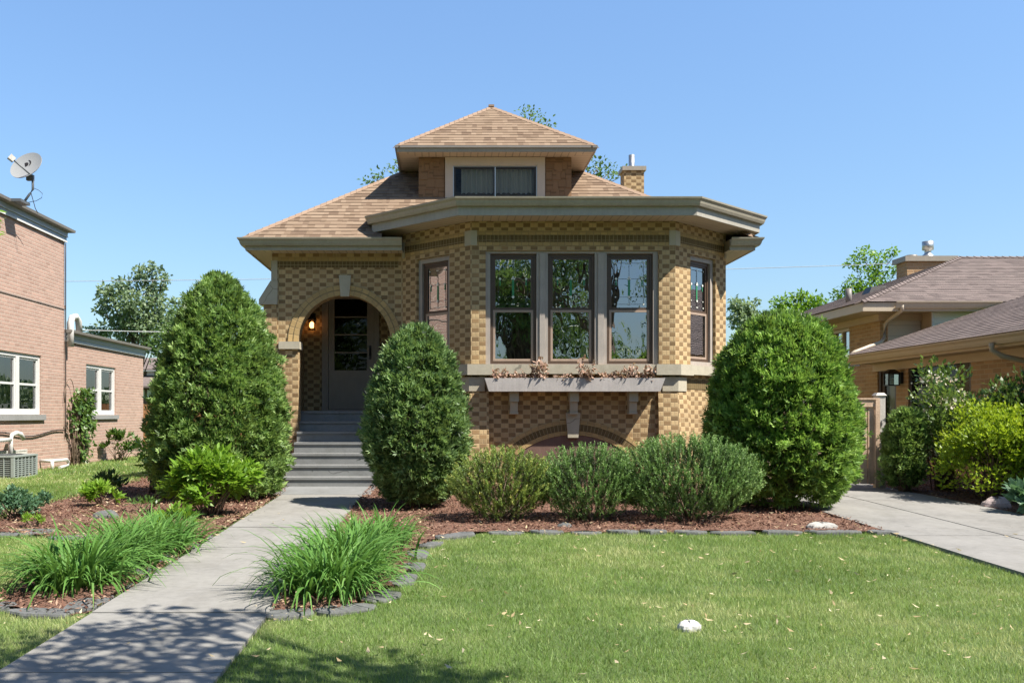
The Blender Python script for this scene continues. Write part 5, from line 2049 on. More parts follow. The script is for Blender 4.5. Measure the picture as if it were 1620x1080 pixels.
def leafy(name, cx, cy, rx, ry, h, n, seed, mat, label, L=(.05, .09), wr=.5, cat='shrub', grp=None, z0=None, zlow=.05, blades=3, up=.3, depthmix=.5, mat_name='foliage', clumps=None, stem=True):
    """loose broadleaf shrub: clumps of leaves on arching stems"""
    g = np.random.default_rng(seed)
    z0 = gz(cy) if z0 is None else z0
    t_ = thing(name, (cx, cy, z0), label, cat, grp)
    nc = clumps or max(8, int(26 * (rx * ry * h) ** .5 * 3))
    u = norm(g.normal(0, 1, (nc, 3)))
    u[:, 2] = np.abs(u[:, 2])
    q = g.uniform(.35, 1, nc) ** .6
    C = np.stack([cx + u[:, 0] * rx * q * .88, cy + u[:, 1] * ry * q * .88, z0 + zlow + h * (.30 + .58 * u[:, 2] * q + .08 * g.normal(0, 1, nc))], 1)
    C[:, 2] = np.clip(C[:, 2], z0 + zlow + .03, z0 + h)
    cr = g.uniform(.16, .30, nc) * (rx * ry * h) ** (1 / 3)
    ct = g.normal(0, .14, nc)
    w = cr ** 2
    ci = g.choice(nc, n, p=w / w.sum())
    v = norm(g.normal(0, 1, (n, 3)))
    v[:, 2] = v[:, 2] * .8 + .1
    rr_ = g.uniform(.25, 1.1, n) ** .6
    P = C[ci] + v * (cr[ci] * rr_)[:, None]
    P[:, 2] = np.maximum(P[:, 2], z0 + .02)
    cen = np.array([cx, cy, z0 + h * .3])
    out = norm(P - cen)
    A = norm(out * .6 + v * .5 + np.array([0, 0, up]) + g.normal(0, .45, (n, 3)))
    nrm = norm(np.array([0, 0, 1.0]) + out * .5 + g.normal(0, .4, (n, 3)))
    S = norm(np.cross(A, nrm))
    tint = .45 + ct[ci] + .16 * (rr_ - .7) + g.normal(0, .13, n)
    Vs, Ts = [], []
    for k in range(blades):
        a = R((k - (blades - 1) / 2) * 42)
        d = norm(A * math.cos(a) + S * math.sin(a))
        sd = norm(np.cross(d, nrm) + g.normal(0, .15, (n, 3)))
        l = g.uniform(L[0], L[1], n) * (1 if k == blades // 2 else .82)
        Vs.append(leaves(P, d, sd, l, l * wr, .42, -.12))
        Ts.append(np.repeat(tint + g.normal(0, .04, n), 4))
    np_mesh(mat_name, np.concatenate(Vs), 4, mat, np.concatenate(Ts), t_)
    if stem:
        m = MB()
        for k in range(nc):
            b = Vector((cx + g.normal(0, rx * .12), cy + g.normal(0, ry * .12), z0 - .03))
            e = Vector(C[k])
            m.tube([b, b.lerp(e, .5) + Vector((0, 0, .06 * h)), e], [.009, .006, .003], 5)
        m.build('stems', M['twig'], t_)
    return t_, C, cr


leafy('leafy_bush', -2.52, 10.75, .56, .48, .74, 1500, 41, M['lime'], 'bright lime green leafy bush in front of the tall egg shaped arborvitae', (.07, .13), .42, blades=3, up=.1)
leafy('leafy_vine', -3.92, 13.3, .26, .3, .88, 300, 42, M['lime'], 'loose light green shrub peeping out at the left side of the tall arborvitae', (.08, .14), .36, blades=1, up=-.3, clumps=9)
leafy('leafy_plant', -4.05, 11.7, .28, .26, .26, 240, 43, M['lime'], 'small leafy plant on the mulch left of the tall arborvitae', (.06, .11), .35, cat='plant', grp='small plants in the left bed', blades=3)
leafy('leafy_plant', -4.35, 12.2, .13, .13, .24, 70, 44, M['lime'], 'thin seedling standing alone near the back edge of the left bed', (.06, .10), .3, cat='plant', grp='small plants in the left bed', blades=3)
leafy('leafy_plant', -4.1, 9.9, .14, .12, .10, 70, 45, M['lime'], 'tiny yellow green tuft on the red mulch behind the large flagstones', (.04, .07), .3, cat='plant', grp='small plants in the left bed', blades=3)
leafy('ground_cover', -4.72, 10.75, .55, .42, .25, 1700, 46, M['bluegreen'], 'blue green low clump at the left edge beside the lawn', (.03, .055), .6, cat='plant', blades=3)
leafy('leafy_plant', -3.35, 11.1, .22, .16, .14, 110, 441, M['ivy'], 'low dark leafy weed between the lime bush and the jagged rock', (.05, .08), .4, cat='plant', grp='small plants in the left bed', blades=1)
leafy('leafy_plant', -4.45, 13.1, .30, .28, .22, 220, 442, M['darkleaf'], 'dark low plant in the shade at the back of the left bed', (.06, .11), .45, cat='plant', grp='small plants in the left bed', blades=1)
leafy('leafy_plant', -2.50, 9.45, .26, .24, .20, 260, 47, M['lime'], 'low bright plant at the path end of the left daylily row', (.05, .09), .5, cat='plant', grp='small plants in the left bed', blades=1)
leafy('leafy_plant', -7.35, 22.4, .5, .3, .62, 190, 48, M['ivy'], 'small bushy weed growing against the foot of the pink brick wing', (.10, .18), .4, cat='plant', blades=3)
# climbing ivy on the neighbour's wall
g = np.random.default_rng(51)
t_ = thing('ivy', (-7.6, 20.9, 0), 'ragged ivy climbing the pink brick wall between its two windows', 'climbing plant')
n_ = 1500
yy_ = g.normal(21.0, .38, n_)
zz_ = g.uniform(.05, 1.62, n_)
kp = (np.abs(yy_ - 20.9 - .1 * np.sin(zz_ * 4)) < .25 + .45 * np.sin(np.clip((zz_ - .2) / 1.5, 0, 1) * 3.0)) & ((zz_ > .75) | (g.uniform(0, 1, n_) < .4))
yy_, zz_ = yy_[kp], zz_[kp]
P = np.stack([np.full(len(yy_), LX + .05) + g.uniform(0, .16, len(yy_)), yy_, zz_], 1)
A = norm(g.normal(0, .6, P.shape) + np.array([.5, 0, -.5]))
S = norm(np.cross(A, np.array([1, 0, .4]) + g.normal(0, .3, P.shape)))
l = g.uniform(.07, .13, len(P))
np_mesh('foliage', leaves(P, A, S, l, l * .75, .4, -.1), 4, M['ivy'], np.repeat(g.normal(.5, .2, len(P)), 4), t_)
m = MB()
rr = random.Random(6)
for k in range(46):
    y0_, y1_ = 20.65 + rr.uniform(-.25, .45), 20.8 + rr.uniform(-.35, .7)
    h = rr.uniform(.5, 1.5)
    m.tube([(LX + .02 + rr.uniform(0, .12), y0_, 0), (LX + .04 + rr.uniform(0, .1), (y0_ + y1_) / 2 + rr.uniform(-.1, .1), h * .5), (LX + .03 + rr.uniform(0, .1), y1_, h)], [.012, .009, .004], 5)
m.tube([(LX + .05, 20.35 + .28 * math.cos(a), 1.3 + .5 * math.sin(a)) for a in np.linspace(0, 3.14, 10)], .008, 5)
m.build('stems', M['twig'], t_)

# right-hand border in front of the tan brick house
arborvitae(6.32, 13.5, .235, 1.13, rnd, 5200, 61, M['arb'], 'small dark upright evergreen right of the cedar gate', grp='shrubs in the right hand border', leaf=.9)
leafy('rose_bush', 6.98, 13.7, .55, .60, 1.72, 4200, 62, M['rose'], 'tall loose rose bush with pale blooms in front of the picture window', (.05, .095), .55, grp='shrubs in the right hand border', blades=1, up=.1)
leafy('yellow_bush', 6.90, 12.25, .80, .80, 1.20, 7500, 63, M['yellowleaf'], 'bright yellow green bush spilling toward the driveway', (.035, .07), .45, grp='shrubs in the right hand border', blades=3, up=.8)
leafy('dark_bush', 7.30, 12.7, .55, .7, 1.62, 4200, 64, M['darkleaf'], 'dark green bush rising behind the yellow green one at the right edge', (.05, .10), .5, grp='shrubs in the right hand border', blades=1)
leafy('hosta', 6.55, 10.85, .3, .32, .30, 210, 65, M['bluegreen'], 'clump of broad pale leaves at the driveway edge beside the boulder', (.11, .18), .5, cat='plant', blades=1)
g = np.random.default_rng(66)
t_ = bpy.data.objects['rose_bush']
n_ = 420
u = norm(g.normal(0, 1, (60, 3)))
u[:, 2] = np.abs(u[:, 2])
C = np.array([6.92, 13.7, .55]) + u * np.array([.55, .62, 1.1]) * g.uniform(.75, 1.02, (60, 1))
ci = g.integers(0, 60, n_)
P = C[ci] + g.normal(0, .035, (n_, 3))
A = norm(g.normal(0, 1, P.shape) + np.array([0, -.3, .6]))
S = norm(np.cross(A, g.normal(0, 1, P.shape)))
l = g.uniform(.03, .055, n_)
np_mesh('petals', leaves(P, A, S, l, l * .8, .5, .2), 4, M['petal'], np.repeat(g.uniform(0, 1, n_), 4), t_)


# daylilies
def daylily(cx, cy, n, seed, label, reach=.5, grp='daylily clumps'):
    g = np.random.default_rng(seed)
    z0 = gz(cy)
    K = 8
    s = np.linspace(0, 1, K)
    b = np.stack([cx + g.normal(0, .13, n), cy + g.normal(0, .15, n), np.full(n, z0)], 1)
    d0 = b[:, :2] - np.array([cx, cy])
    th = np.arctan2(d0[:, 1], d0[:, 0]) + g.normal(0, .75, n)
    L = g.uniform(.33, .58, n) * reach / .5
    sp = g.uniform(.1, .95, n) ** 1.15
    # arc: elevation falls along the blade
    e0 = R(86) - sp * R(40)
    droop = g.uniform(.75, 1.4, n) * R(118) * (.45 + .55 * sp)
    P = np.zeros((n, K, 3))
    P[:, 0] = b
    for i in range(1, K):
        el = e0 - droop * (s[i] ** 1.5)
        P[:, i, 0] = P[:, i - 1, 0] + np.cos(el) * np.cos(th) * L / (K - 1)
        P[:, i, 1] = P[:, i - 1, 1] + np.cos(el) * np.sin(th) * L / (K - 1)
        P[:, i, 2] = np.maximum(P[:, i - 1, 2] + np.sin(el) * L / (K - 1), z0 + .015)
    S = np.stack([-np.sin(th), np.cos(th), np.zeros(n)], 1) + g.normal(0, .25, (n, 3))
    S = norm(S)
    W = (g.uniform(.012, .021, n))[:, None] * np.array([.8, 1, 1, .95, .85, .68, .42, .04])[None, :]
    a = P + S[:, None, :] * W[..., None] * .5
    c = P - S[:, None, :] * W[..., None] * .5
    V = np.stack([a, c], 2).reshape(n, K * 2, 3)
    idx = []
    for i in range(K - 1):
        idx.append([2 * i, 2 * i + 1, 2 * i + 3, 2 * i + 2])
    idx = np.array(idx)[None] + (np.arange(n) * K * 2)[:, None, None]
    tint = np.clip(.42 + g.normal(0, .17, n)[:, None] + (np.repeat(s, 2) - .3)[None, :] * .3, 0, 1)
    o = np_mesh('daylily', V, 4, M['lily'], tint, None, True, idx.reshape(-1, 4))
    return tag(o, label, 'plant', grp)


daylily(-2.52, 6.85, 460, 71, 'large front daylily clump at the near end of the row left of the path', .55)
daylily(-2.52, 7.55, 380, 72, 'second daylily clump from the front, left of the path', .52)
daylily(-2.48, 8.20, 330, 73, 'third daylily clump from the front, left of the path', .48)
daylily(-2.50, 8.80, 280, 74, 'last daylily clump of the left row, nearest the lime bush', .42)
daylily(-0.76, 6.62, 480, 75, 'large front daylily clump at the near end of the row right of the path', .55)
daylily(-0.72, 7.35, 440, 76, 'second daylily clump from the front, right of the path', .50)
daylily(-0.70, 8.10, 340, 77, 'third daylily clump from the front, right of the path', .44)
daylily(-0.62, 8.80, 240, 78, 'smallest daylily clump at the house end of the row right of the path', .42)


# trees
def tree(name, label, x, y, trunk_h, clumps, n, seed, mat, L=(.1, .18), wr=.6, grp=None, z0=0.0, tr=.16, lean=(0, 0)):
    g = np.random.default_rng(seed)
    t_ = thing(name, (x, y, z0), label, 'tree', grp)
    C = np.array([c[:3] for c in clumps], float)
    cr = np.array([c[3] for c in clumps], float)
    w = cr ** 2
    ci = g.choice(len(C), n, p=w / w.sum())
    v = norm(g.normal(0, 1, (n, 3)))
    lm = lump(np.arctan2(v[:, 1], v[:, 0]) + ci * 1.7, v[:, 2] * 4 + ci, seed)
    rr_ = g.uniform(0, 1, n) ** .45 * (1 + .28 * lm) * g.uniform(.85, 1.12, n)
    P = C[ci] + v * (cr[ci] * rr_)[:, None] * np.array([1, 1, .8])
    A = norm(v * .5 + g.normal(0, .6, (n, 3)) + np.array([0, 0, -.25]))
    S = norm(np.cross(A, norm(np.array([0, 0, 1.0]) + g.normal(0, .7, (n, 3)))))
    l = g.uniform(L[0], L[1], n)
    tint = .45 + g.normal(0, .09, len(C))[ci] + .10 * lm + g.normal(0, .13, n)
    np_mesh('crown', leaves(P, A, S, l, l * wr, .45, -.1), 4, mat, np.repeat(tint, 4), t_)
    m = MB()
    top = Vector((x + lean[0], y + lean[1], z0 + trunk_h))
    m.tube([(x, y, z0 - .2), (x + lean[0] * .4, y + lean[1] * .4, z0 + trunk_h * .5), top], [tr, tr * .8, tr * .62], 10)
    done = set()
    for c, r in zip(C, cr):
        e = Vector(c)
        if tuple(c) in done:
            continue
        done.add(tuple(c))
        b = Vector((x + lean[0], y + lean[1], z0 + trunk_h * g.uniform(.7, 1)))
        mid = b.lerp(e, .5) + Vector((g.normal(0, .1), g.normal(0, .1), .12 * (e - b).length))
        m.tube([b, mid, e], [tr * (.42 if r > .5 else .2), tr * (.26 if r > .5 else .1), tr * .05], 7)
        for k in range(3):
            q = e + Vector(norm(g.normal(0, 1, 3)) * r * .8)
            m.tube([mid.lerp(e, .6), q], [tr * .12, tr * .03], 5)
    m.build('trunk', M['bark'], t_)
    return t_


def ball(x, y, z, rx, rz, n, seed, r=(.7, 1.1)):
    g = np.random.default_rng(seed)
    out = []
    for k in range(n):
        v = norm(g.normal(0, 1, 3)) * g.uniform(.2, 1) ** .5
        out.append((x + v[0] * rx, y + v[1] * rx * .8, z + v[2] * rz, g.uniform(*r)))
    return out


pix = lambda px, py, yy: ((px - 700) / F * yy, ZC + (655 - py) / F * yy)
cl = ball(1.85, 34, 7.3, 3.4, 2.9, 34, 81, (.8, 1.3)) + [(*[pix(838, 186, 34)[0], 34], pix(838, 186, 34)[1], .55), (pix(862, 194, 34)[0], 34.2, pix(862, 194, 34)[1], .4), (pix(602, 282, 34)[0], 34, pix(602, 282, 34)[1], .5), (pix(590, 286, 34)[0], 34, pix(590, 290, 34)[1], .4),
                                                       (pix(630, 266, 34)[0], 34, pix(632, 268, 34)[1], .4), (pix(948, 262, 34)[0], 34, pix(948, 264, 34)[1], .5), (pix(965, 272, 34)[0], 34, pix(968, 272, 34)[1], .5), (pix(935, 275, 34)[0], 34, pix(935, 277, 34)[1], .5)]
tree('garden_tree', 'leafy tree behind the bungalow, its top showing over the roof beside the dormer', 1.9, 34.5, 4.5, cl, 13000, 82, M['treeleaf'], (.10, .18), .55, tr=.28)
cl = [(pix(x, y, 42)[0], 42 + d, pix(x, y, 42)[1], r) for x, y, r, d in ((172, 470, .55, 0), (185, 500, .7, .5), (200, 455, .6, 0), (212, 480, .7, -.5), (228, 432, .5, 0), (238, 455, .6, .4), (250, 480, .6, 0), (262, 440, .28, 0), (246, 425, .3, 0),
                                                                         (225, 505, .9, 0), (195, 525, .8, .6), (245, 520, .9, 0), (270, 505, .5, 0), (165, 455, .25, 0), (160, 488, .3, 0), (280, 478, .25, 0), (148, 520, .5, 1), (130, 527, .4, 1))]
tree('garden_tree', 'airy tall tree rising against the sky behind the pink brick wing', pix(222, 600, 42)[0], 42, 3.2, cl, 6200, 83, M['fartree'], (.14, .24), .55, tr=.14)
cl = [(pix(x, y, 38)[0], 38 + d, pix(x, y, 38)[1], r) for x, y, r, d in ((258, 545, .7, 0), (282, 530, .9, 0), (300, 560, 1.2, 0), (268, 575, .7, .5), (320, 590, 1.4, 0), (290, 500, .6, 0), (240, 548, .35, 0), (350, 560, 1.4, 0))]
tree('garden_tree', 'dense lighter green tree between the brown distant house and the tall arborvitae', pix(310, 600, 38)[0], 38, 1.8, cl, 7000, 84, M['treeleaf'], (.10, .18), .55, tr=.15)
cl = [(pix(x, y, 40)[0], 40 + d, pix(x, y, 40)[1], r) for x, y, r, d in ((1352, 415, .38, 0), (1368, 400, .35, 0), (1378, 430, .5, 0), (1350, 450, .5, 0), (1335, 465, .45, 0), (1392, 410, .38, 0), (1400, 440, .5, .4), (1372, 460, .6, 0), (1412, 398, .25, 0), (1322, 468, .2, 0), (1420, 425, .4, 0))]
tree('garden_tree', 'sparse pale tree behind the chimney of the tan brick house', pix(1372, 600, 40)[0], 40, 5.0, cl, 1900, 85, M['lime'], (.11, .2), .5, tr=.09)
cl = [(pix(x, y, 40)[0], 40 + d, pix(x, y, 40)[1], r) for x, y, r, d in ((1165, 482, .4, 0), (1182, 490, .45, 0), (1175, 505, .6, 0), (1195, 478, .2, 0), (1190, 510, .6, 0))]
tree('garden_tree', 'small dark tree top just right of the bay above the rounded arborvitae', pix(1178, 600, 40)[0], 40, 3.4, cl, 1500, 86, M['fartree'], (.13, .22), .55, tr=.12)
cl = [(pix(x, y, 44)[0], 44 + d, pix(x, y, 44)[1], r) for x, y, r, d in ((1235, 478, .4, 0), (1262, 472, .4, 0), (1285, 476, .45, 0), (1250, 492, .6, 0), (1278, 495, .7, 0), (1300, 480, .35, 0), (1268, 466, .2, 0))]
tree('garden_tree', 'low yellow green tree behind the top of the rounded arborvitae', pix(1262, 600, 44)[0], 44, 3.4, cl, 1600, 87, M['lime'], (.13, .22), .55, tr=.12)

# street trees on the near side: their shade falls on the path, their crowns show in the windows
g = np.random.default_rng(90)
cl = []
# where shade should fall (path and lawn at the bottom of the picture), carried back up along the sun's direction
for sx, sy, hgt, r in ((-2.0, 5.35, 4.6, .34), (-1.55, 5.55, 4.7, .36), (-2.0, 4.75, 4.6, .40), (-1.35, 4.9, 4.8, .42), (-1.25, 5.85, 4.7, .20), (-.45, 4.85, 4.7, .30), (-.9, 4.65, 4.8, .30), (-2.75, 5.2, 4.5, .36),
                       (-.15, 4.75, 4.7, .26), (-1.8, 6.0, 4.7, .16), (-3.2, 5.7, 4.6, .3), (-1.6, 4.4, 4.8, .4)):
    k = hgt / SUN.z
    cl.append((sx + SUN.x * k, sy + SUN.y * k, hgt + gz(sy), r))
cl += cl[:]
cl += [(3.6, 1.9, 5.4, .7), (4.3, 1.5, 6.2, .9), (3.4, 1.2, 6.6, .9), (4.6, .6, 6.9, 1.1), (3.6, .2, 7.6, 1.1), (5.2, .2, 7.4, 1.1), (4.4, -.6, 8.0, 1.2), (5.6, -.6, 6.4, 1.0), (3.4, -.8, 6.8, 1.0)]
tree('street_tree', 'overhanging street tree whose shade dapples the near end of the path', 4.8, .4, 3.9, cl, 7600, 91, M['treeleaf'], (.08, .15), .55, grp='street trees mirrored in the windows', z0=gz(.4), tr=.17)
tree('street_tree', 'broad street tree mirrored in the left bay windows', 3.2, -11.0, 3.2, ball(3.4, -11.0, 7.0, 3.2, 2.9, 26, 92, (.9, 1.4)), 9000, 93, M['treeleaf'], (.14, .24), .55, grp='street trees mirrored in the windows', z0=-.33, tr=.24)
tree('street_tree', 'tall street tree mirrored at the far right of the bay windows', 10.6, -13.0, 3.0, ball(10.8, -13, 6.2, 2.4, 2.6, 18, 94, (.8, 1.2)), 5200, 95, M['treeleaf'], (.14, .24), .55, grp='street trees mirrored in the windows', z0=-.33, tr=.2)
for i, (tx, ty, tz, tr_, lab) in enumerate(((-6.5, -16, 6.0, 3.0, 'round street tree across the road mirrored in the door glass'), (-1.5, -19, 5.0, 2.8, 'low street tree across the road mirrored beside the steps'),
                                       (6.0, -22, 5.2, 3.0, 'wide street tree across the road mirrored low in the bay windows'), (13.5, -22, 5.5, 3.2, 'street tree across the road mirrored in the last bay window'),
                                       (-14, -18, 6.0, 3.4, 'street tree across the road at the far side of the neighbour'), (21, -20, 6.0, 3.4, 'street tree across the road beyond the driveway'))):
    tree('street_tree', lab, tx, ty, 2.4, ball(tx, ty, tz * .72, tr_, tz * .52, 22, 300 + i, (.9, 1.5)), 3600, 320 + i, M['treeleaf'], (.24, .40), .6, grp='street trees mirrored in the windows', z0=-.33, tr=.2)
# far treeline closing the horizon
g = np.random.default_rng(401)
n_ = 16000
x = g.uniform(-130, 130, n_)
hh = 3.4 + 1.1 * np.sin(x * .21) + .8 * np.sin(x * .53 + 1) + .5 * np.sin(x * 1.3)
P = np.column_stack([x, 118 + g.uniform(-4, 4, n_), np.sqrt(g.uniform(0, 1, n_)) * hh])
A = norm(g.normal(0, 1, P.shape))
S = norm(np.cross(A, g.normal(0, 1, P.shape)))
l = g.uniform(.6, 1.2, n_)
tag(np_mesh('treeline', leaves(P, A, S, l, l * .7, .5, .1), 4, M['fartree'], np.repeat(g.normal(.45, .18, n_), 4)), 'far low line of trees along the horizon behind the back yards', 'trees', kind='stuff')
# a twig of a small tree reaching in at the left edge
cl = [(-2.955, 6.5, 2.42, .07), (-2.93, 6.5, 2.34, .06), (-2.97, 6.52, 2.29, .06), (-3.2, 6.4, 2.6, .3), (-3.5, 6.3, 2.8, .35), (-3.6, 6.2, 2.4, .3), (-3.9, 6.4, 3.0, .4)]
tree('young_tree', 'leafy branch tip reaching in at the left edge above the lawn', -4.1, 6.2, 1.9, cl, 900, 96, M['lime'], (.035, .065), .45, z0=gz(6.2), tr=.03)

# ================================================================ BEDS, LAWN, STONES
RB = [(PR, 14.35), (PR, 6.05), (-.95, 5.95), (-.62, 6.05), (-.38, 6.55), (-.24, 7.4), (-.22, 8.4), (.02, 9.2), (.45, 9.52), (4.28, 9.50), (4.28, 14.4)]
LB = [(PL, 6.0), (PL, 13.0), (-2.3, 15.4), (-4.9, 16.2), (-4.72, 14.2), (-4.85, 11.6), (-4.70, 10.2), (-4.9, 9.75), (-4.1, 9.35), (-3.3, 9.0), (-3.08, 8.0), (-3.0, 6.8), (-2.75, 6.1), (-2.4, 5.9)]
RBD = [(DR, 9.0), (8.38, 9.0), (8.38, 17.6), (DR, 17.6)]


def inpoly(x, y, poly):
    c = np.zeros(x.shape, bool)
    k = len(poly)
    for i in range(k):
        x0, y0 = poly[i]
        x1, y1 = poly[(i + 1) % k]
        hit = ((y0 > y) != (y1 > y)) & (x < (x1 - x0) * (y - y0) / (y1 - y0 + 1e-12) + x0)
        c ^= hit
    return c


def vnoise(x, y, seed, f):
    g = np.random.default_rng(seed)
    s = np.zeros_like(x)
    for k in range(7):
        a = g.uniform(0, 6.28)
        q = f * g.uniform(.6, 1.9)
        s += np.sin((x * math.cos(a) + y * math.sin(a)) * q + g.uniform(0, 6.28))
    return s / 7 * 1.7


def bed(poly, name, seed):
    xs = [p[0] for p in poly]
    ys = [p[1] for p in poly]
    st = .07
    gx, gy = np.meshgrid(np.arange(min(xs), max(xs) + st, st), np.arange(min(ys), max(ys) + st, st))
    inside = inpoly(gx, gy, poly)
    z = gza(gy) + .022 + .016 * vnoise(gx, gy, seed, 6) + .008 * vnoise(gx, gy, seed + 1, 19)
    me_v, me_f = [], []
    nx = gx.shape[1]
    idx = -np.ones(gx.shape, int)
    for j in range(gx.shape[0] - 1):
        for i in range(nx - 1):
            if inside[j, i] and inside[j + 1, i] and inside[j, i + 1] and inside[j + 1, i + 1]:
                f = []
                for a, b in ((j, i), (j, i + 1), (j + 1, i + 1), (j + 1, i)):
                    if idx[a, b] < 0:
                        idx[a, b] = len(me_v)
                        me_v.append((gx[a, b], gy[a, b], z[a, b]))
                    f.append(int(idx[a, b]))
                me_f.append(f)
    me = bpy.data.meshes.new(name)
    me.from_pydata(me_v, [], me_f)
    me.polygons.foreach_set('use_smooth', [True] * len(me_f))
    me.materials.append(M['mulch'])
    o = bpy.data.objects.new(name, me)
    COL.objects.link(o)
    return tag(o, kind='structure')


for i, (poly, nm) in enumerate(((RB, 'flower_bed_ground'), (LB, 'flower_bed_ground'), (RBD, 'flower_bed_ground'))):
    bed(poly, nm, 100 + i)

# mulch chips
g = np.random.default_rng(110)
Pn = []
for poly, dens in ((RB, 900), (LB, 900), (RBD, 400)):
    xs = [p[0] for p in poly]
    ys = [p[1] for p in poly]
    k = int(dens * (max(xs) - min(xs)) * (max(ys) - min(ys)))
    x, y = g.uniform(min(xs), max(xs), k), g.uniform(min(ys), max(ys), k)
    q = inpoly(x, y, poly)
    Pn.append(np.stack([x[q], y[q]], 1))
Pn = np.concatenate(Pn)
n_ = len(Pn)
P = np.column_stack([Pn, gza(Pn[:, 1]) + .035 + g.uniform(-.012, .02, n_)])
A = norm(np.column_stack([g.normal(0, 1, (n_, 2)), g.normal(0, .35, n_)]))
S = norm(np.cross(A, np.array([0, 0, 1]) + g.normal(0, .5, (n_, 3))))
l = g.uniform(.018, .055, n_)
ti = np.clip(g.beta(1.6, 2.6, n_), 0, 1)
o = np_mesh('mulch', leaves(P, A, S, l, g.uniform(.008, .018, n_), .5, .15), 4, M['chips'], np.repeat(ti, 4))
tag(o, 'red brown bark mulch spread over the planting beds', 'mulch', kind='stuff')


# lawn blades
def grass(x0, x1, y0, y1, dens, seed, hh, wd):
    g = np.random.default_rng(seed)
    k = int(dens * (x1 - x0) * (y1 - y0))
    x, y = g.uniform(x0, x1, k), g.uniform(y0, y1, k)
    jit = .03 * vnoise(x, y, 3, 14)
    ok = ~((x > PL - .015 + jit * .6) & (x < PR + .0 + jit * .6)) & ~((x > DL - .02 + jit * .5) & (x < DR + .01))
    for poly in (RB, LB, RBD):
        ok &= ~inpoly(x + jit, y + jit, poly)
    ok &= ~((x > -2.9) & (x < 4.6) & (y > 14.3))
    ok &= (x > LX + .03) & (x < 8)
    x, y = x[ok], y[ok]
    n = len(x)
    pv = vnoise(x, y, 7, 1.1) * .55 + vnoise(x, y, 8, 4.0) * .5 + vnoise(x, y, 9, 13.0) * .45 + vnoise(x, y, 10, 34.0) * .3
    h = g.uniform(.6, 1.3, n) * hh * (1 + .22 * pv)
    th = g.uniform(0, 6.28, n)
    lean = g.uniform(.1, .95, n)
    d = np.stack([np.cos(th), np.sin(th), np.zeros(n)], 1)
    b = np.column_stack([x, y, gza(y) - .004])
    a2 = g.uniform(0, 6.28, n)
    s = np.stack([np.cos(a2), np.sin(a2), np.zeros(n)], 1) * (wd * g.uniform(.7, 1.3, n) * .5)[:, None]
    tip = b + d * (h * lean)[:, None] + np.array([0, 0, 1.0]) * (h * np.sqrt(np.maximum(.1, 1 - .6 * lean ** 2)))[:, None]
    V = np.stack([b - s, b + s, tip], 1)
    t0 = .41 + .30 * vnoise(x, y * 1.7, 31, 1.6) + .22 * vnoise(x, y * 1.6, 32, 5.0) + .14 * vnoise(x, y, 33, 17.0) + g.normal(0, .13, n)
    t0 = np.where(g.uniform(0, 1, n) < .05, t0 + .4, t0)
    T = np.stack([t0 - .05, t0 - .05, t0 + .16], 1)
    return V, T


parts = [grass(-4.3, 5.0, 4.2, 6.6, 7500, 121, .036, .0042), grass(-4.6, 4.6, 6.6, 9.8, 5200, 122, .036, .0050),
         grass(-8.0, -4.2, 8.5, 17, 1500, 123, .052, .009), grass(-8.0, -2.6, 15.5, 30, 420, 124, .06, .016), grass(-4.9, -2.6, 4.2, 9.9, 1800, 125, .042, .006), grass(-8.0, -4.3, 3.5, 8.5, 1100, 126, .05, .009), grass(6.37, 8.3, 4.0, 9.0, 1100, 127, .045, .008)]
V = np.concatenate([p[0] for p in parts])
T_ = np.concatenate([p[1] for p in parts])
o = np_mesh('grass', V, 3, M['grass'], T_)
tag(o, 'short mown green lawn grass around the path and driveway', 'grass', kind='stuff')
# tufts that lean over the path edges and between the stones
g = np.random.default_rng(131)
n_ = 2600
ed = g.integers(0, 3, n_)
x = np.where(ed == 0, PL + g.normal(-.02, .02, n_), np.where(ed == 1, PR + g.normal(.02, .02, n_), DL + g.normal(-.02, .02, n_)))
y = np.where(ed == 2, g.uniform(4.5, 9.4, n_), g.uniform(4.2, 6.0, n_))

# fallen seed wings and leaves
g = np.random.default_rng(140)
_cl = np.column_stack([g.uniform(-4.2, 5.6, 60), g.uniform(4.5, 9.6, 60)])
_k = g.integers(0, 60, 520)
px_ = np.where(g.uniform(0, 1, 520) < .45, _cl[_k, 0] + g.normal(0, .22, 520), g.uniform(-4.2, 5.6, 520))
py_ = np.where(g.uniform(0, 1, 520) < .45, _cl[_k, 1] + g.normal(0, .14, 520), g.uniform(4.5, 9.6, 520))
wx = g.uniform(-7.4, -4.8, 420)
wy = g.uniform(10.5, 21, 420)
bx_ = np.concatenate([g.uniform(-4.6, 4.2, 520), g.uniform(-4.7, -2.2, 380)])
by_ = np.concatenate([g.uniform(9.3, 11.0, 260), g.uniform(8.8, 13.5, 260), g.uniform(9.0, 12.5, 380)])
ex_ = np.concatenate([PL - g.exponential(.10, 150), PR + g.exponential(.08, 150)])
ey_ = np.concatenate([g.uniform(5.6, 13, 150), g.uniform(5.7, 9, 150)])
ccx, ccy = 1.55, 5.6
cx_ = np.concatenate([ccx + g.normal(0, .35, 26)])
cy_ = np.concatenate([ccy + g.normal(.12, .22, 26)])
X = np.concatenate([px_, wx, bx_, ex_, cx_])
Y = np.concatenate([py_, wy, by_, ey_, cy_])
on_path = (X > PL) & (X < PR)
keep = ~on_path | (g.uniform(0, 1, len(X)) < .12)
keep &= ~((X > DL) & (X < DR)) | (g.uniform(0, 1, len(X)) < .2)
X, Y = X[keep], Y[keep]
n_ = len(X)
onl = ~(inpoly(X, Y, RB) | inpoly(X, Y, LB) | ((X > PL) & (X < PR)) | ((X > DL) & (X < DR)))
Z = gza(Y) + np.where(onl, .042, .048) + g.uniform(-.012, .008, n_)
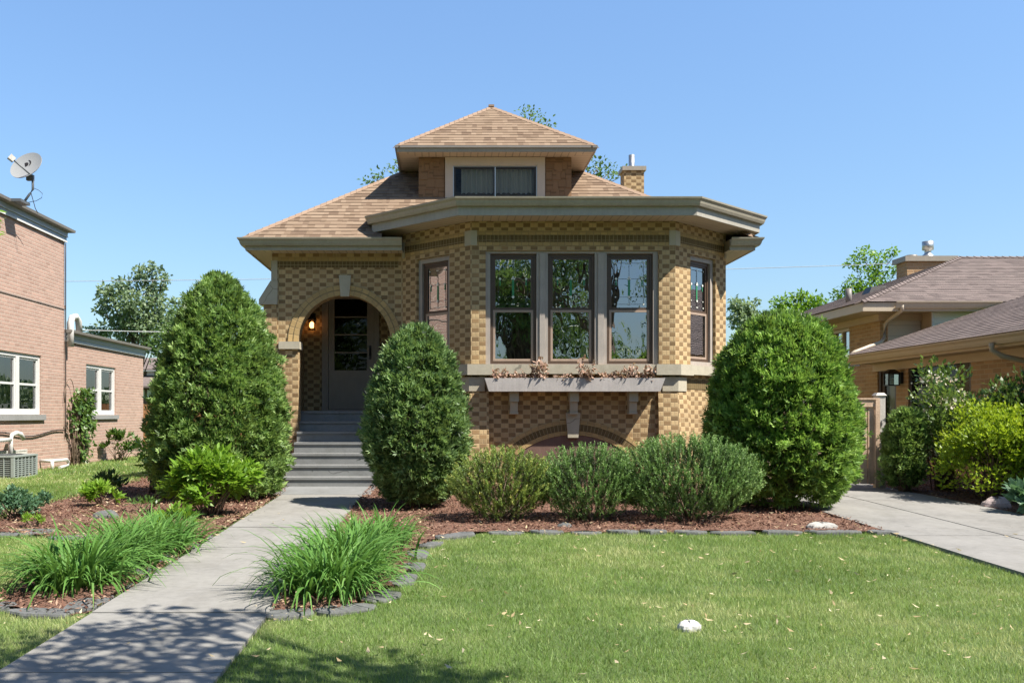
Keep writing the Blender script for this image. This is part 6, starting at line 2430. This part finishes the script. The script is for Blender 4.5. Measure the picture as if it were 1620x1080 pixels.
Z = np.where((X > PL) & (X < PR) | (X > DL) & (X < DR), gza(Y) + .038, Z)
P = np.column_stack([X, Y, Z])
A = norm(np.column_stack([g.normal(0, 1, (n_, 2)), g.normal(0, .3, n_)]))
S = norm(np.cross(A, np.array([0, 0, 1]) + g.normal(0, .4, (n_, 3))))
l = g.uniform(.018, .062, n_)
V = leaves(P, A, S, l, l * g.uniform(.2, .45, n_), .4, .3)
o = np_mesh('fallen_leaves', V, 4, M['fallen'], np.repeat(g.uniform(0, 1, n_), 4))
tag(o, 'pale dry seed wings and leaves scattered over lawn, path and beds', 'fallen leaves', kind='stuff')


# flagstones
def flat_stone(x, y, lx, ly, rot, h, seed, name, label, cat, grp, mat, dome=0.0):
    r = random.Random(seed)
    k = 9
    base = gz(y)
    pts = []
    for i in range(k):
        a = 2 * math.pi * i / k + r.uniform(-.2, .2)
        ca, sa = math.cos(a), math.sin(a)
        e = (abs(ca) ** 4 + abs(sa) ** 4) ** -.25
        q = e * r.uniform(.80, 1.10)
        pts.append((lx * .5 * ca * q, ly * .5 * sa * q))
    co, si = math.cos(rot), math.sin(rot)
    tx, ty = r.uniform(-.03, .03), r.uniform(-.03, .03)
    W = lambda p, z, s=1: (x + (p[0] * co - p[1] * si) * s, y + (p[0] * si + p[1] * co) * s, z + (p[0] * tx + p[1] * ty) * s)
    m = MB()
    for i in range(k):
        j = (i + 1) % k
        m.face([W(pts[i], base - .05), W(pts[j], base - .05), W(pts[j], base + h - .012), W(pts[i], base + h - .012)])
        m.face([W(pts[i], base + h - .012), W(pts[j], base + h - .012), W(pts[j], base + h, .95), W(pts[i], base + h, .95)], None, dome > 0)
        if dome > 0:
            m.face([W(pts[i], base + h, .95), W(pts[j], base + h, .95), W(pts[j], base + h + dome * .7, .6), W(pts[i], base + h + dome * .7, .6)], None, True)
    if dome > 0:
        z_ = [W(pts[i], base + h + dome * (.7 + r.uniform(.0, .3)), .6) for i in range(k)]
        m.face(z_)
        for q in range(1):
            pass
        m.face([W(pts[i], base + h + dome * .7, .6) for i in range(k)])
    else:
        m.face([W(pts[i], base + h, .95) for i in range(k)])
    o = m.build(name, mat)
    return tag(o, label, cat, grp)


ords = ['first', 'second', 'third', 'fourth', 'fifth', 'sixth', 'seventh', 'eighth', 'ninth', 'tenth', 'eleventh', 'twelfth']
rr = random.Random(12)
x = .42
i = 0
while x < 4.1:
    L_ = rr.uniform(.28, .52)
    flat_stone(x + L_ / 2, 9.50 + rr.uniform(-.025, .025), L_, rr.uniform(.17, .24), rr.uniform(-.06, .06), rr.uniform(.022, .038), 200 + i, 'flagstone',
               '%s grey flagstone from the left in the straight edging before the pine shrubs' % ords[i], 'edging stone', 'flagstones along the front edge of the right bed', M['flag'])
    x += L_ + rr.uniform(.015, .05)
    i += 1
curve = [(-.93, 5.97, .1), (-.60, 6.10, .5), (-.40, 6.50, 1.15), (-.28, 7.05, 1.35), (-.22, 7.62, 1.5), (-.21, 8.2, 1.5), (-.10, 8.75, 1.15), (.12, 9.25, .75)]
for i, (x, y, a) in enumerate(curve):
    flat_stone(x, y, rr.uniform(.34, .48), rr.uniform(.18, .24), a, rr.uniform(.02, .035), 230 + i, 'flagstone',
               '%s grey flagstone, counted from the front, curving round the right daylilies' % ords[i], 'edging stone', 'flagstones curving round the right daylilies', M['flag'])
for i, (x, y, lx, ly, a) in enumerate([(-2.25, 6.3, .48, .22, 1.45), (-2.24, 6.85, .42, .2, 1.6), (-2.23, 7.4, .38, .18, 1.55), (-2.24, 8.0, .45, .2, 1.6), (-2.23, 8.6, .36, .2, 1.5), (-2.25, 9.2, .48, .2, 1.6)]):
    flat_stone(x, y, lx, ly, a, .028, 250 + i, 'flagstone', '%s grey flagstone from the front between the path and the left daylilies' % ords[i], 'edging stone', 'flagstones along the left path edge', M['flag'])
for i, (x, y, lx, ly, a, lab) in enumerate([(-2.45, 6.0, .42, .2, -.1, 'grey flagstone in front of the left daylilies, nearer the path'), (-2.85, 6.15, .42, .22, .25, 'grey flagstone in front of the left daylilies, at the lawn side'),
                                            (-4.05, 9.45, .72, .46, .05, 'large flat blue grey flagstone at the left edge of the mulch bed'), (-3.42, 9.15, .42, .34, -.2, 'pale flat flagstone beside the largest one, behind the left daylilies')]):
    flat_stone(x, y, lx, ly, a, .028, 270 + i, 'flagstone', lab, 'edging stone', 'flat stones at the left bed', M['flag'])


def boulder(x, y, rx, ry, rz, seed, label, mat=None, name='rock'):
    r = np.random.default_rng(seed)
    m = MB()
    NU, NV = 14, 8
    ph = r.uniform(0, 6.28, 6)
    def p(i, j):
        a, b = 2 * math.pi * (i % NU) / NU, -math.pi / 2 + math.pi * j / NV
        k = 1 + .12 * math.sin(2 * a + ph[0]) + .09 * math.sin(3 * a + 2 * b + ph[1]) + .08 * math.sin(5 * a - 3 * b + ph[2])
        return (x + rx * k * math.cos(a) * math.cos(b), y + ry * k * math.sin(a) * math.cos(b), gz(y) + rz * .35 + rz * k * math.sin(b))
    for j in range(NV):
        for i in range(NU):
            q = [p(i, j), p(i + 1, j), p(i + 1, j + 1), p(i, j + 1)]
            if j == 0:
                q = [q[0], q[2], q[3]]
            elif j == NV - 1:
                q = q[:3]
            m.face(q, None, True)
    return tag(m.build(name, mat or M['rock']), label, 'rock')


M['pinkrock'] = plain('pinkish boulder', (0.40, 0.32, 0.31), .9, .3, 14, .8, 25)
M['whiterock'] = plain('white rock', (0.52, 0.51, 0.50), .9, .12, 20, .6, 40)
boulder(6.50, 11.55, .15, .12, .10, 1, 'pinkish boulder at the driveway edge under the yellow green bush', M['pinkrock'])
boulder(1.40, 5.60, .062, .045, .045, 2, 'small white rock lying in the middle of the front lawn', M['whiterock'])
boulder(3.75, 9.75, .16, .07, .06, 3, 'pale flat rock on the mulch in front of the rounded arborvitae')
boulder(-3.62, 10.6, .14, .08, .07, 4, 'dark jagged rock on the red mulch of the left bed', M['flag'])
boulder(1.22, 9.85, .09, .05, .045, 5, 'grey stone on the mulch below the middle pine shrub', M['flag'])
